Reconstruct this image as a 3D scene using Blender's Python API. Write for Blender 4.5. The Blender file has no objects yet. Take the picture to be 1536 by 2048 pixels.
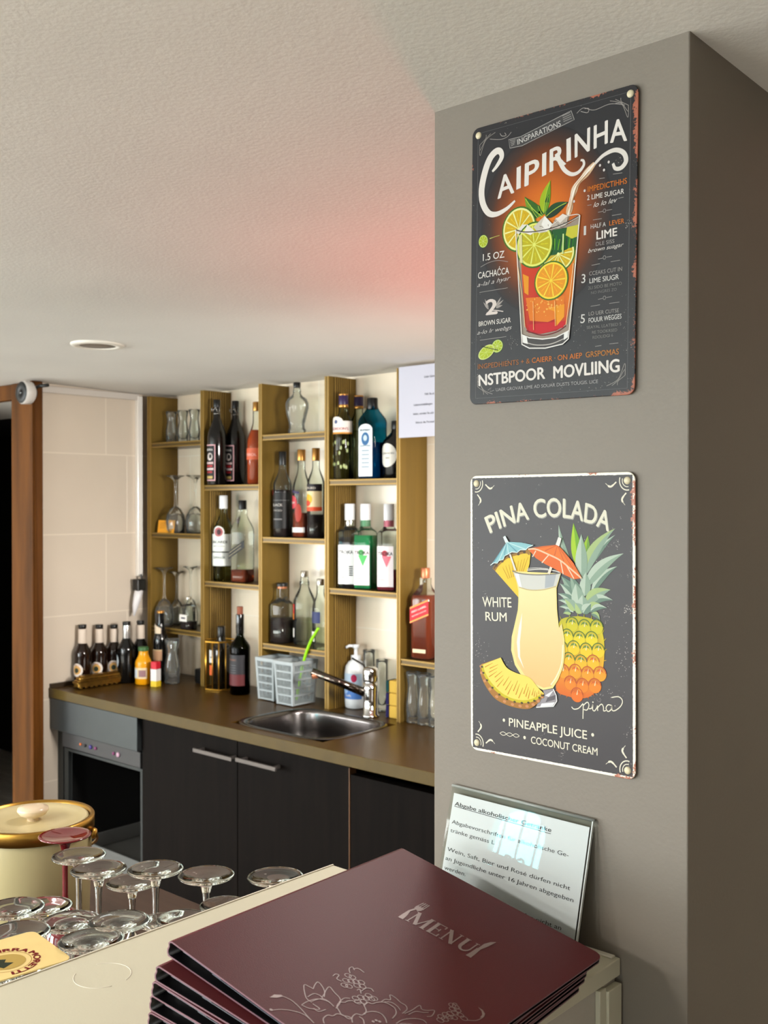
import bpy, bmesh, math, random
from mathutils import Vector, Matrix
from math import pi, sin, cos, radians
random.seed(7)
S = bpy.context.scene
COL = S.collection

# ------------------------------------------------------------------ camera
CAM = Vector((0.0, 0.0, 1.55))
YAW, PITCH, FPX = radians(48.1024), radians(-0.4962), 2100.3     # yaw from -X towards +Y; frame 1536 x 2048
FWD = Vector((-cos(YAW)*cos(PITCH), sin(YAW)*cos(PITCH), sin(PITCH)))
RGT = Vector((sin(YAW), cos(YAW), 0.0))
UPV = RGT.cross(FWD)
cd = bpy.data.cameras.new('camera'); cam = bpy.data.objects.new('camera', cd); COL.objects.link(cam)
cam.matrix_world = Matrix(((RGT.x, UPV.x, -FWD.x, CAM.x), (RGT.y, UPV.y, -FWD.y, CAM.y), (RGT.z, UPV.z, -FWD.z, CAM.z), (0, 0, 0, 1)))
cd.sensor_fit = 'HORIZONTAL'; cd.sensor_width = 36.0; cd.lens = FPX/1536*36.0
cd.clip_start = 0.05; cd.clip_end = 60
cd.dof.use_dof = True; cd.dof.focus_distance = 1.18; cd.dof.aperture_fstop = 17.0
S.camera = cam

# ------------------------------------------------------------------ world, exposure
w = bpy.data.worlds.new('world'); S.world = w; w.use_nodes = True
bg = w.node_tree.nodes['Background']; bg.inputs[0].default_value = (0.72, 0.93, 1.0, 1); bg.inputs[1].default_value = 4.0
S.view_settings.view_transform = 'Standard'; S.view_settings.look = 'None'
S.view_settings.exposure = -0.12; S.view_settings.gamma = 1.0; S.view_settings.use_curve_mapping = False
S.cycles.use_denoising = True
S.cycles.max_bounces = 14; S.cycles.diffuse_bounces = 6; S.cycles.glossy_bounces = 6
S.cycles.transmission_bounces = 12; S.cycles.transparent_max_bounces = 24
S.cycles.sample_clamp_indirect = 6.0
S.cycles.caustics_reflective = False

def area_light(name, loc, aim, sx, sy, power, color=(1, 1, 1), spread=pi):
    l = bpy.data.lights.new(name, 'AREA'); l.shape = 'RECTANGLE'; l.size = sx; l.size_y = sy; l.energy = power; l.color = color; l.spread = spread
    o = bpy.data.objects.new(name, l); COL.objects.link(o); o.location = loc
    o.rotation_euler = (Vector(aim)-Vector(loc)).to_track_quat('-Z', 'Y').to_euler()
    return o
# daylight entering through the dining room windows
DAY = (1.0, 0.99, 0.975)
area_light('window_daylight', (-6.05, -5.22, 1.15), (-6.05, 0, 1.15), 1.9, 1.4, 150, DAY)
area_light('window_daylight', (-2.65, -5.22, 1.15), (-2.65, 0, 1.15), 1.9, 1.4, 150, DAY)
area_light('window_daylight', (0.2, -5.22, 1.15), (0.2, 0, 1.15), 1.9, 1.4, 15, DAY)
area_light('window_daylight', (-7.22, -3.0, 1.15), (0, -3.0, 1.15), 2.9, 1.4, 230, DAY)
area_light('arched_window_daylight', (-4.47, -5.30, 1.62), (-4.47, 0, 1.62), 0.60, 0.98, 75, (0.18, 0.90, 1.0))
# unseen fill lights added at ceiling height to brighten bar top and back bar
def fill_light(x, y, z, power, r=0.07, color=(1.0, 0.965, 0.92)):
    l = bpy.data.lights.new('ceiling_fill', 'AREA'); l.shape = 'DISK'; l.size = 2*r; l.energy = power; l.color = color; l.spread = radians(165)
    o = bpy.data.objects.new('ceiling_fill', l); COL.objects.link(o); o.location = (x, y, z)
for x_, y_, p_ in ((-1.9, -0.7, 30), (-0.95, -1.1, 30), (-1.5, -1.9, 30), (-2.3, -2.5, 36), (-0.8, -2.8, 30), (-3.6, -1.2, 40)): fill_light(x_, y_, 2.0, p_, 0.12)
fill_light(-1.15, 1.45, 1.965, 8)  # added out of sight behind the pillar, lifts the back wall and counter
# unseen fill light added behind the pillar to brighten tiles and panel sides
area_light('bar_fill', (-0.62, 1.75, 1.55), (-3.3, 2.1, 1.25), 0.35, 0.35, 8, (1.0, 0.96, 0.90), radians(66))
# red lamp standing on the back bar behind the pillar
rl = bpy.data.lights.new('red_lamp', 'SPOT'); rl.energy = 17; rl.color = (1.0, 0.10, 0.09); rl.spot_size = radians(150); rl.spot_blend = 1.0; rl.shadow_soft_size = 0.05
ro = bpy.data.objects.new('red_lamp', rl); COL.objects.link(ro); ro.location = (-1.08, 1.62, 1.22); ro.rotation_euler = (radians(172), radians(14), 0)

# ------------------------------------------------------------------ helpers: photo pixel -> point on a plane of the place
def ray(x, y): return FWD + RGT*((x-768)/FPX) - UPV*((y-1024)/FPX)
def onY(x, y, Y): d = ray(x, y); return CAM + d*((Y-CAM.y)/d.y)
def onX(x, y, X): d = ray(x, y); return CAM + d*((X-CAM.x)/d.x)
def onZ(x, y, Z): d = ray(x, y); return CAM + d*((Z-CAM.z)/d.z)
def onP(x, y, o, n): d = ray(x, y); return CAM + d*((o-CAM).dot(n)/d.dot(n))

# ------------------------------------------------------------------ materials
def lin(c):
    if isinstance(c, str):
        c = c.lstrip('#'); c = [int(c[i:i+2], 16)/255 for i in (0, 2, 4)]
    return tuple((x/12.92 if x <= 0.04045 else ((x+0.055)/1.055)**2.4) for x in c[:3])
def rgba(c): return (*lin(c), 1.0)
MATS = {}
def mat(name, col, rough=0.5, metal=0.0, spec=0.5, bump=0.0, bscale=200.0, var=0.0, vscale=8.0, coat=0.0, trans=0.0, ior=1.45, vstretch=None):
    if name in MATS: return MATS[name]
    m = bpy.data.materials.new(name); m.use_nodes = True; nt = m.node_tree; N = nt.nodes; L = nt.links
    p = N['Principled BSDF']; p.inputs['Base Color'].default_value = rgba(col); p.inputs['Roughness'].default_value = rough
    p.inputs['Metallic'].default_value = metal; p.inputs['Specular IOR Level'].default_value = spec; p.inputs['Coat Weight'].default_value = coat
    p.inputs['Transmission Weight'].default_value = trans; p.inputs['IOR'].default_value = ior
    if var or bump:
        tc = N.new('ShaderNodeTexCoord')
    if var:
        mp = N.new('ShaderNodeMapping'); L.new(tc.outputs['Object'], mp.inputs[0])
        if vstretch: mp.inputs['Scale'].default_value = vstretch
        nz = N.new('ShaderNodeTexNoise'); nz.inputs['Scale'].default_value = vscale; nz.inputs['Detail'].default_value = 6
        L.new(mp.outputs[0], nz.inputs['Vector'])
        mx = N.new('ShaderNodeMix'); mx.data_type = 'RGBA'
        c = lin(col); mx.inputs[6].default_value = tuple(max(0, v*(1-var)) for v in c)+(1,); mx.inputs[7].default_value = tuple(min(1, v*(1+var)) for v in c)+(1,)
        mr = N.new('ShaderNodeMapRange'); mr.inputs[1].default_value = 0.3; mr.inputs[2].default_value = 0.7
        L.new(nz.outputs[0], mr.inputs[0]); L.new(mr.outputs[0], mx.inputs[0]); L.new(mx.outputs[2], p.inputs['Base Color'])
    if bump:
        nb = N.new('ShaderNodeTexNoise'); nb.inputs['Scale'].default_value = bscale; nb.inputs['Detail'].default_value = 5
        L.new(tc.outputs['Object'], nb.inputs['Vector'])
        b = N.new('ShaderNodeBump'); b.inputs['Strength'].default_value = bump; b.inputs['Distance'].default_value = 0.004
        L.new(nb.outputs[0], b.inputs['Height']); L.new(b.outputs[0], p.inputs['Normal'])
    MATS[name] = m; return m
def thin_glass(name, col=(1, 1, 1), refl=0.25, rough=0.02, painted_sheen=0.0):
    """glass too thin to bend the view: tinted see-through with a Fresnel reflection"""
    if name in MATS: return MATS[name]
    m = bpy.data.materials.new(name); m.use_nodes = True; nt = m.node_tree; N = nt.nodes; L = nt.links
    N.remove(N['Principled BSDF'])
    t = N.new('ShaderNodeBsdfTransparent'); t.inputs[0].default_value = rgba(col)
    g = N.new('ShaderNodeBsdfGlossy'); g.inputs['Roughness'].default_value = rough
    lw = N.new('ShaderNodeLayerWeight'); lw.inputs[0].default_value = refl
    mx = N.new('ShaderNodeMixShader'); L.new(lw.outputs['Fresnel'], mx.inputs[0]); L.new(t.outputs[0], mx.inputs[1]); L.new(g.outputs[0], mx.inputs[2])
    out = mx.outputs[0]
    if painted_sheen:      # diffuse white standing in for bright reflections, a haze on the glass
        d = N.new('ShaderNodeBsdfDiffuse'); d.inputs[0].default_value = (0.9, 0.9, 0.9, 1); m2 = N.new('ShaderNodeMixShader'); m2.inputs[0].default_value = painted_sheen
        L.new(out, m2.inputs[1]); L.new(d.outputs[0], m2.inputs[2]); out = m2.outputs[0]
    L.new(out, N['Material Output'].inputs[0])
    MATS[name] = m; return m
def real_glass(name, col=(1, 1, 1), ior=1.47):
    if name in MATS: return MATS[name]
    m = bpy.data.materials.new(name); m.use_nodes = True; nt = m.node_tree; N = nt.nodes; L = nt.links
    N.remove(N['Principled BSDF'])
    g = N.new('ShaderNodeBsdfGlass'); g.inputs['Color'].default_value = rgba(col); g.inputs['Roughness'].default_value = 0.0; g.inputs['IOR'].default_value = ior
    L.new(g.outputs[0], N['Material Output'].inputs[0]); MATS[name] = m; return m
def print_mat(name, rough=0.45, spec=0.4, sat=1.0, val=1.0):
    """printed surface: ink colours stored on the mesh"""
    if name in MATS: return MATS[name]
    m = bpy.data.materials.new(name); m.use_nodes = True; nt = m.node_tree; p = nt.nodes['Principled BSDF']
    a = nt.nodes.new('ShaderNodeVertexColor'); a.layer_name = 'ink'
    h = nt.nodes.new('ShaderNodeHueSaturation'); h.inputs['Saturation'].default_value = sat; h.inputs['Value'].default_value = val
    nt.links.new(a.outputs[0], h.inputs['Color']); nt.links.new(h.outputs[0], p.inputs['Base Color']); p.inputs['Roughness'].default_value = rough; p.inputs['Specular IOR Level'].default_value = spec
    MATS[name] = m; return m

# ------------------------------------------------------------------ mesh building
class MB:
    def __init__(s): s.v = []; s.f = []; s.m = []; s.sm = []; s.cur = 0; s.smooth = False
    def add(s, vs, fs, smooth=None):
        o = len(s.v); s.v += [tuple(p) for p in vs]
        for f in fs: s.f.append([i+o for i in f]); s.m.append(s.cur); s.sm.append(s.smooth if smooth is None else smooth)
        return s
    def box(s, x0, x1, y0, y1, z0, z1, M=None):
        vs = [Vector((x, y, z)) for z in (z0, z1) for y in (y0, y1) for x in (x0, x1)]
        if M: vs = [M @ p for p in vs]
        return s.add(vs, [(0, 2, 3, 1), (4, 5, 7, 6), (0, 1, 5, 4), (2, 6, 7, 3), (0, 4, 6, 2), (1, 3, 7, 5)], False)
    def prism(s, pts, z0, z1, M=None):
        n = len(pts); vs = [Vector((x, y, z)) for z in (z0, z1) for x, y in pts]
        if M: vs = [M @ p for p in vs]
        fs = [tuple(range(n-1, -1, -1)), tuple(range(n, 2*n))]+[(i, (i+1) % n, n+(i+1) % n, n+i) for i in range(n)]
        return s.add(vs, fs, False)
    def lathe(s, prof, n=32, M=None, sq=2.0, sx=1.0, sy=1.0, smooth=True, a0=0.0, a1=2*pi, cap=True):
        full = abs(a1-a0-2*pi) < 1e-6; k = n if full else n+1; vs = []; fs = []
        for r, z in prof:
            for i in range(k):
                a = a0+(a1-a0)*i/n; c, t = cos(a), sin(a)
                g = 1.0 if sq == 2 else (abs(c)**sq+abs(t)**sq)**(-1.0/sq)
                vs.append(Vector((r*g*c*sx, r*g*t*sy, z)))
        if M: vs = [M @ p for p in vs]
        for j in range(len(prof)-1):
            for i in range(n):
                a, b = j*k+i, j*k+(i+1) % k; fs.append((a, b, b+k, a+k))
        s.add(vs, fs, smooth)
        return s
    def tube(s, path, r, n=10, closed=False, smooth=True, caps=True):
        P = [Vector(p) for p in path]; N = len(P); R = r if isinstance(r, (list, tuple)) else [r]*N
        vs = []; fs = []; prev = None
        for i, p in enumerate(P):
            if closed: t = (P[(i+1) % N]-P[i-1]).normalized()
            else: t = (P[min(i+1, N-1)]-P[max(i-1, 0)]).normalized()
            if prev is None:
                a = t.orthogonal().normalized()
            else:
                a = (prev-t*prev.dot(t)); a = a.normalized() if a.length > 1e-6 else t.orthogonal().normalized()
            prev = a; b = t.cross(a)
            for k in range(n): vs.append(p+(a*cos(2*pi*k/n)+b*sin(2*pi*k/n))*R[i])
        for i in range(N if closed else N-1):
            for k in range(n):
                j = (i+1) % N; fs.append((i*n+k, i*n+(k+1) % n, j*n+(k+1) % n, j*n+k))
        if not closed and caps: fs.append(tuple(range(n-1, -1, -1))); fs.append(tuple(range((N-1)*n, N*n)))
        return s.add(vs, fs, smooth)
    def build(s, name, mats, parent=None, loc=(0, 0, 0), rot=None, bevel=0.0, seg=2, weld=False, auto=True):
        me = bpy.data.meshes.new(name); me.from_pydata(s.v, [], s.f)
        for mm in (mats if isinstance(mats, (list, tuple)) else [mats]): me.materials.append(mm)
        me.polygons.foreach_set('material_index', s.m); me.polygons.foreach_set('use_smooth', s.sm)
        bm = bmesh.new(); bm.from_mesh(me)
        bmesh.ops.remove_doubles(bm, verts=bm.verts, dist=1e-6)
        bmesh.ops.recalc_face_normals(bm, faces=bm.faces)
        bm.to_mesh(me); bm.free(); me.update()
        o = bpy.data.objects.new(name, me); COL.objects.link(o); o.location = loc
        if rot is not None: o.rotation_euler = rot
        if parent is not None: o.parent = parent
        if bevel:
            b = o.modifiers.new('bevel', 'BEVEL'); b.width = bevel; b.segments = seg; b.limit_method = 'ANGLE'; b.angle_limit = radians(35)
        return o
def tag(o, label=None, cat=None, group=None, kind=None):
    if label: o['label'] = label
    if cat: o['category'] = cat
    if group: o['group'] = group
    if kind: o['kind'] = kind
    return o
def thing(name, label, cat, loc=(0, 0, 0), rz=0.0, group=None):
    o = bpy.data.objects.new(name, None); COL.objects.link(o); o.location = loc; o.rotation_euler = (0, 0, rz); o.empty_display_size = 0.02
    return tag(o, label, cat, group)
def struct(o): o['kind'] = 'structure'; return o
def copy_tree(o, parent=None, loc=None, rz=None, label=None):
    c = o.copy(); COL.objects.link(c)
    if parent is not None: c.parent = parent
    if loc is not None: c.location = loc
    if rz is not None: c.rotation_euler = (0, 0, rz)
    if label: c['label'] = label
    for ch in list(o.children): copy_tree(ch, c)
    return c

# ------------------------------------------------------------------ lettering and flat print
_txt = {}
CAPH = 0.0
def text_polys(s, off=0.0, slant=0.0):
    """outline-filled letters, x scaled so the string spans 0..1, y in cap heights"""
    k = (s, off, slant)
    if k in _txt: return _txt[k]
    cu = bpy.data.curves.new('t', 'FONT'); cu.body = s; cu.size = 1.0; cu.offset = min(off, 0.0); cu.resolution_u = 4; cu.shear = slant
    o = bpy.data.objects.new('t', cu); COL.objects.link(o)
    dg = bpy.context.evaluated_depsgraph_get(); e = o.evaluated_get(dg); me = e.to_mesh()
    vs = [(v.co.x, v.co.y) for v in me.vertices]; fs = [tuple(p.vertices) for p in me.polygons if p.normal.z > 0 or True]
    e.to_mesh_clear(); bpy.data.objects.remove(o); bpy.data.curves.remove(cu)
    x0 = min(v[0] for v in vs); x1 = max(v[0] for v in vs)
    global CAPH
    if not CAPH:
        CAPH = 1.0
        if s != 'H': text_polys('H')
        else: CAPH = max(v[1] for v in vs)
    wd = max(x1-x0, 1e-6); base = vs; n = len(base); vs = [((x-x0)/wd, y/CAPH, 0) for x, y in base]
    if off > 0:      # bolder: the same letters again, nudged sideways and up and down
        f0 = list(fs)
        for i, (dx, dy) in enumerate(((-1, 0), (1, 0), (0, -0.7), (0, 0.7))):
            vs += [((x-x0+dx*off)/wd, (y+dy*off)/CAPH, i+1) for x, y in base]; fs = fs+[tuple(j+n*(i+1) for j in f) for f in f0]
    _txt[k] = (vs, fs, (x1-x0)/CAPH); return _txt[k]
class Art:
    """flat print gathered as coloured polygons in (u, v) metres; layers are stacked by a hair's breadth"""
    def __init__(s, place, step=0.00006): s.place = place; s.step = step; s.v = []; s.f = []; s.c = []; s.k = 0
    def lz(s, layer): s.k += 1; return layer*s.step+(s.k % 40)*0.0000015
    def poly(s, pts, col, layer=1):
        z = s.lz(layer); o = len(s.v); s.v += [(p[0], p[1], z) for p in pts]; s.f.append(list(range(o, o+len(pts)))); s.c.append([rgba(col)]*len(pts)); return s
    def grad(s, pts, cols, layer=1):
        z = s.lz(layer); o = len(s.v); s.v += [(p[0], p[1], z) for p in pts]; s.f.append(list(range(o, o+len(pts)))); s.c.append([rgba(c) for c in cols]); return s
    def mapped(s, vs, fs, fn, col, layer):
        o = len(s.v); z = s.lz(layer)
        for q in vs: p = fn(q[0], q[1]); s.v.append((p[0], p[1], z+q[2]*0.000002))
        cc = rgba(col)
        for f in fs: s.f.append([i+o for i in f]); s.c.append([cc]*len(f))
    def text(s, t, a, b, h, col, layer=5, off=0.0, slant=0.0, h2=None):
        """string t from baseline point a to b with cap height h (h2 at the right end)"""
        vs, fs, asp = text_polys(t, off, slant); a = Vector(a); b = Vector(b); d = (b-a); n = Vector((-d.y, d.x)).normalized(); h2 = h if h2 is None else h2
        s.mapped(vs, fs, lambda x, y: a+d*x+n*((h+(h2-h)*x)*y), col, layer)
    def quadtext(s, t, bl, br, tr, tl, col, layer=5, off=0.0):
        vs, fs, asp = text_polys(t, off); bl, br, tr, tl = map(Vector, (bl, br, tr, tl))
        s.mapped(vs, fs, lambda x, y: bl*(1-x)*(1-y)+br*x*(1-y)+tr*x*y+tl*(1-x)*y, col, layer)
    def stroke(s, pts, w, col, layer=5, closed=False):
        P = [Vector(p[:2]) for p in pts]; n = len(P)
        if n < 2: return
        W = w if isinstance(w, (list, tuple)) else [w]*n
        o = len(s.v); cc = rgba(col); z = s.lz(layer)
        for i, p in enumerate(P):
            t = (P[(i+1) % n]-P[i-1]) if closed else (P[min(i+1, n-1)]-P[max(i-1, 0)])
            t = t.normalized() if t.length > 0 else Vector((1, 0)); m = Vector((-t.y, t.x))*(W[i]/2)
            s.v.append((*(p+m), z)); s.v.append((*(p-m), z))
        for i in range(n if closed else n-1):
            j = (i+1) % n; s.f.append([o+2*i, o+2*i+1, o+2*j+1, o+2*j]); s.c.append([cc]*4)
    def disc(s, c, rx, ry, col, layer=1, n=28, rot=0.0, a0=0, a1=2*pi):
        s.poly(ell(c, rx, ry, n, rot, a0, a1), col, layer)
    def glow(s, c, rings, layer=1, n=40, clip=None):
        for k in range(len(rings)-1):
            (r0x, r0y, c0), (r1x, r1y, c1) = rings[k], rings[k+1]
            for i in range(n):
                a, b = 2*pi*i/n, 2*pi*(i+1)/n
                q = [(c[0]+r0x*cos(a), c[1]+r0y*sin(a)), (c[0]+r1x*cos(a), c[1]+r1y*sin(a)), (c[0]+r1x*cos(b), c[1]+r1y*sin(b)), (c[0]+r0x*cos(b), c[1]+r0y*sin(b))]
                if clip: q = [(min(max(x, clip[0]), clip[1]), min(max(y, clip[2]), clip[3])) for x, y in q]
                s.grad(q, [c0, c1, c1, c0], layer)
    def build(s, name, m, parent=None):
        me = bpy.data.meshes.new(name); me.from_pydata([s.place(*p) for p in s.v], [], s.f); me.materials.append(m)
        at = me.color_attributes.new('ink', 'FLOAT_COLOR', 'CORNER'); i = 0
        for f, cs in zip(me.polygons, s.c):
            for li, c in zip(f.loop_indices, cs): at.data[li].color = c
        me.update(); o = bpy.data.objects.new(name, me); COL.objects.link(o)
        if parent is not None: o.parent = parent
        return o
def ell(c, rx, ry, n=28, rot=0.0, a0=0.0, a1=2*pi):
    full = abs(a1-a0-2*pi) < 1e-6; k = n if full else n+1
    return [(c[0]+rx*cos(a0+(a1-a0)*i/n)*cos(rot)-ry*sin(a0+(a1-a0)*i/n)*sin(rot), c[1]+rx*cos(a0+(a1-a0)*i/n)*sin(rot)+ry*sin(a0+(a1-a0)*i/n)*cos(rot)) for i in range(k)]
def spline(pts, n=8):
    """Catmull-Rom through the points"""
    P = [Vector(p) for p in pts]; out = []
    for i in range(len(P)-1):
        p0, p1, p2, p3 = P[max(i-1, 0)], P[i], P[i+1], P[min(i+2, len(P)-1)]
        for k in range(n):
            t = k/n; out.append(0.5*((2*p1)+(p2-p0)*t+(2*p0-5*p1+4*p2-p3)*t*t+(3*p1-p0-3*p2+p3)*t**3))
    out.append(P[-1]); return out
def rrect(x0, x1, y0, y1, r, n=6):
    out = []
    for cx, cy, a in ((x1-r, y1-r, 0), (x0+r, y1-r, pi/2), (x0+r, y0+r, pi), (x1-r, y0+r, 3*pi/2)):
        for i in range(n+1): out.append((cx+r*cos(a+pi/2*i/n), cy+r*sin(a+pi/2*i/n)))
    return out

# ================================================================== THE SETTING
def ceil_z(Y): return 1.991-0.0219*(Y-0.924)
M_ceil = mat('ceiling plaster', (0.86, 0.85, 0.83), 0.85, bump=0.13, bscale=150, var=0.03, vscale=3)
M_pill = mat('taupe wall paint', (0.465, 0.435, 0.395), 0.55, bump=0.05, bscale=260, var=0.02, vscale=5)
M_cream = mat('cream wall tile', (0.88, 0.82, 0.72), 0.45, var=0.03, vscale=6)
M_room = mat('warm white room wall', (0.74, 0.72, 0.68), 0.8)
M_floor = mat('light plank floor', (0.78, 0.765, 0.74), 0.45, var=0.2, vscale=4, vstretch=(1, 12, 1))
M_dark = mat('dark void shade', (0.05, 0.04, 0.035), 0.9)
M_frame = mat('stained door frame wood', (0.35, 0.205, 0.065), 0.5, spec=0.10, var=0.35, vscale=7, vstretch=(3, 3, 0.35))
M_white = mat('white trim paint', (0.80, 0.77, 0.74), 0.4)

b = MB()
Y0, Y1 = -5.2, 2.56
for (Ya, Yb) in ((Y0, Y1),):
    b.add([(-7.3, Ya, ceil_z(Ya)), (2.7, Ya, ceil_z(Ya)), (2.7, Yb, ceil_z(Yb)), (-7.3, Yb, ceil_z(Yb)),
           (-7.3, Ya, 2.35), (2.7, Ya, 2.35), (2.7, Yb, 2.35), (-7.3, Yb, 2.35)],
          [(0, 1, 2, 3), (4, 7, 6, 5), (0, 4, 5, 1), (1, 5, 6, 2), (2, 6, 7, 3), (3, 7, 4, 0)])
struct(b.build('ceiling', M_ceil))
struct(MB().box(-7.3, 2.7, Y0, 3.7, -0.08, 0.0).build('floor', M_floor))

struct(MB().box(-3.3, -0.9, 0.3, 2.46, 0.0, 0.004).build('floor_bounce_sheet', mat('dark bounce absorber', (0.16, 0.14, 0.13), 0.6)))  # unseen dark sheet over the floor, added to cut bounce light
def tile_mat(name, col, grout, bw, bh, off, sq, ox, oz, swap):
    m = mat(name, col, 0.25); nt = m.node_tree; N = nt.nodes; L = nt.links; p = N['Principled BSDF']
    tc = N.new('ShaderNodeTexCoord'); sp = N.new('ShaderNodeSeparateXYZ'); cb = N.new('ShaderNodeCombineXYZ')
    L.new(tc.outputs['Object'], sp.inputs[0])
    a1 = N.new('ShaderNodeMath'); a1.operation = 'ADD'; a1.inputs[1].default_value = ox
    a2 = N.new('ShaderNodeMath'); a2.operation = 'ADD'; a2.inputs[1].default_value = oz
    L.new(sp.outputs['Y' if swap else 'X'], a1.inputs[0]); L.new(sp.outputs['Z'], a2.inputs[0])
    L.new(a1.outputs[0], cb.inputs[0]); L.new(a2.outputs[0], cb.inputs[1])
    br = N.new('ShaderNodeTexBrick'); L.new(cb.outputs[0], br.inputs['Vector'])
    br.inputs['Scale'].default_value = 1; br.inputs['Brick Width'].default_value = bw; br.inputs['Row Height'].default_value = bh
    br.inputs['Mortar Size'].default_value = 0.0022; br.inputs['Mortar Smooth'].default_value = 0.2; br.offset = off; br.offset_frequency = 2
    c = lin(col); br.inputs['Color1'].default_value = (*c, 1); br.inputs['Color2'].default_value = (*[v*0.97 for v in c], 1); br.inputs['Mortar'].default_value = rgba(grout)
    nz = N.new('ShaderNodeTexNoise'); nz.inputs['Scale'].default_value = 5; nz.inputs['Detail'].default_value = 8
    L.new(tc.outputs['Object'], nz.inputs['Vector'])
    mx = N.new('ShaderNodeMix'); mx.data_type = 'RGBA'; mx.blend_type = 'MULTIPLY'; mx.inputs[0].default_value = 0.10
    L.new(br.outputs['Color'], mx.inputs[6]); L.new(nz.outputs[0], mx.inputs[7]); L.new(mx.outputs[2], p.inputs['Base Color'])
    bp = N.new('ShaderNodeBump'); bp.inputs['Strength'].default_value = 0.3; bp.inputs['Distance'].default_value = 0.002; bp.invert = True
    L.new(br.outputs['Fac'], bp.inputs['Height']); L.new(bp.outputs[0], p.inputs['Normal'])
    return m
# beige tiles: joints at z = 1.727, 1.445, 1.15; vertical joints at Y = 2.19 / 2.28
M_tile = tile_mat('beige wall tile', (0.84, 0.785, 0.72), (0.90, 0.85, 0.78), 0.60, 0.289, 0.15, 2, -2.28+0.6*5, -1.727+0.289*8, True)
struct(MB().box(-3.46, -3.337, 1.915, 2.56, 0, 1.995).build('wall_left', M_tile))
M_btile = tile_mat('cream back wall tile', (0.95, 0.89, 0.80), (0.96, 0.92, 0.85), 0.60, 0.289, 0.15, 2, 6.1, -1.727+0.289*7, False)
struct(MB().box(-3.337, 2.7, 2.462, 2.56, 0, 1.985).build('wall_back', M_btile))
struct(MB().box(2.6, 2.7, Y0, 2.462, 0, 2.2).build('wall_right', mat('dark wood wall', (0.28, 0.22, 0.18), 0.6)))
struct(MB().box(-0.7527, -0.445, 0.924, 1.24, 0, 1.993).build('pillar', M_pill, bevel=0.0015, seg=2))

# dining room behind the camera: outer walls with window openings
def wall_y(name, y0, y1, x0, x1, holes, zt=2.35):
    b = MB(); xs = x0
    for (a, c, z0, z1) in holes:
        b.box(xs, a, y0, y1, 0, zt); b.box(a, c, y0, y1, 0, z0); b.box(a, c, y0, y1, z1, zt); xs = c
    b.box(xs, x1, y0, y1, 0, zt); struct(b.build(name, M_room))
wall_y('wall_front', -5.2, -5.1, -7.3, 2.7, [(-7.0, -5.1, 0.5, 1.85), (-4.74, -4.20, 1.12, 2.09), (-3.6, -1.7, 0.5, 1.85), (-0.75, 1.15, 0.5, 1.85)])
b = MB(); b.box(-7.3, -7.2, -5.1, -4.45, 0, 2.35).box(-7.3, -7.2, -1.55, 3.7, 0, 2.35).box(-7.3, -7.2, -4.45, -1.55, 0, 0.5).box(-7.3, -7.2, -4.45, -1.55, 1.85, 2.35)
struct(b.build('wall_far', M_room))

# small arched window with wrought ironwork (mirrored in the acrylic sign)
wx, w0, w1 = -4.47, 1.18, 1.82
b = MB(); pts = [(-0.27, -0.64), (0.27, -0.64), (0.212, 0.33), (-0.212, 0.33)]
arc = [(0.235*cos(t), 0.11+0.18*sin(t)) for t in [pi*i/14 for i in range(15)]]
hole = [(0.235, -0.57)]+arc+[(-0.235, -0.57)]
for i in range(len(hole)):
    p, q = hole[i], hole[(i+1) % len(hole)]
    def out(p):
        s_ = min(0.27/max(abs(p[0]), 1e-6), (0.33 if p[1] > 0 else 0.64)/max(abs(p[1]), 1e-6)); return (p[0]*s_, p[1]*s_)
    P_, Q_ = out(p), out(q)
    b.add([(wx+u, y, 1.76+v) for y in (-5.11, -5.19) for u, v in (p, q, Q_, P_)], [(0, 1, 2, 3), (7, 6, 5, 4), (0, 4, 5, 1)], False)
win = struct(b.build('window_1', M_white))
M_iron = mat('black wrought iron', (0.04, 0.04, 0.04), 0.5, metal=0.5)
b = MB()
for x in (-0.155, 0.0, 0.155): b.tube([(wx+x, -5.15, 1.18), (wx+x, -5.15, 2.05)], 0.011, 8)
for s_ in (-1, 1):
    b.tube([(wx+s_*p[0], -5.15, 1.70+p[1]) for p in spline([(0.0, -0.14), (0.02, -0.03), (0.075, -0.01), (0.09, -0.07), (0.055, -0.10)], 6)], 0.011, 8)
    b.tube([(wx+s_*p[0], -5.15, 1.70+p[1]) for p in spline([(0.01, -0.32), (0.07, -0.30), (0.12, -0.34), (0.20, -0.50)], 6)], 0.009, 8)
b.tube([(wx, -5.15, 1.36), (wx, -5.15, 1.64)], 0.020, 8)
b.build('window_grille', M_iron, win)

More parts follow.
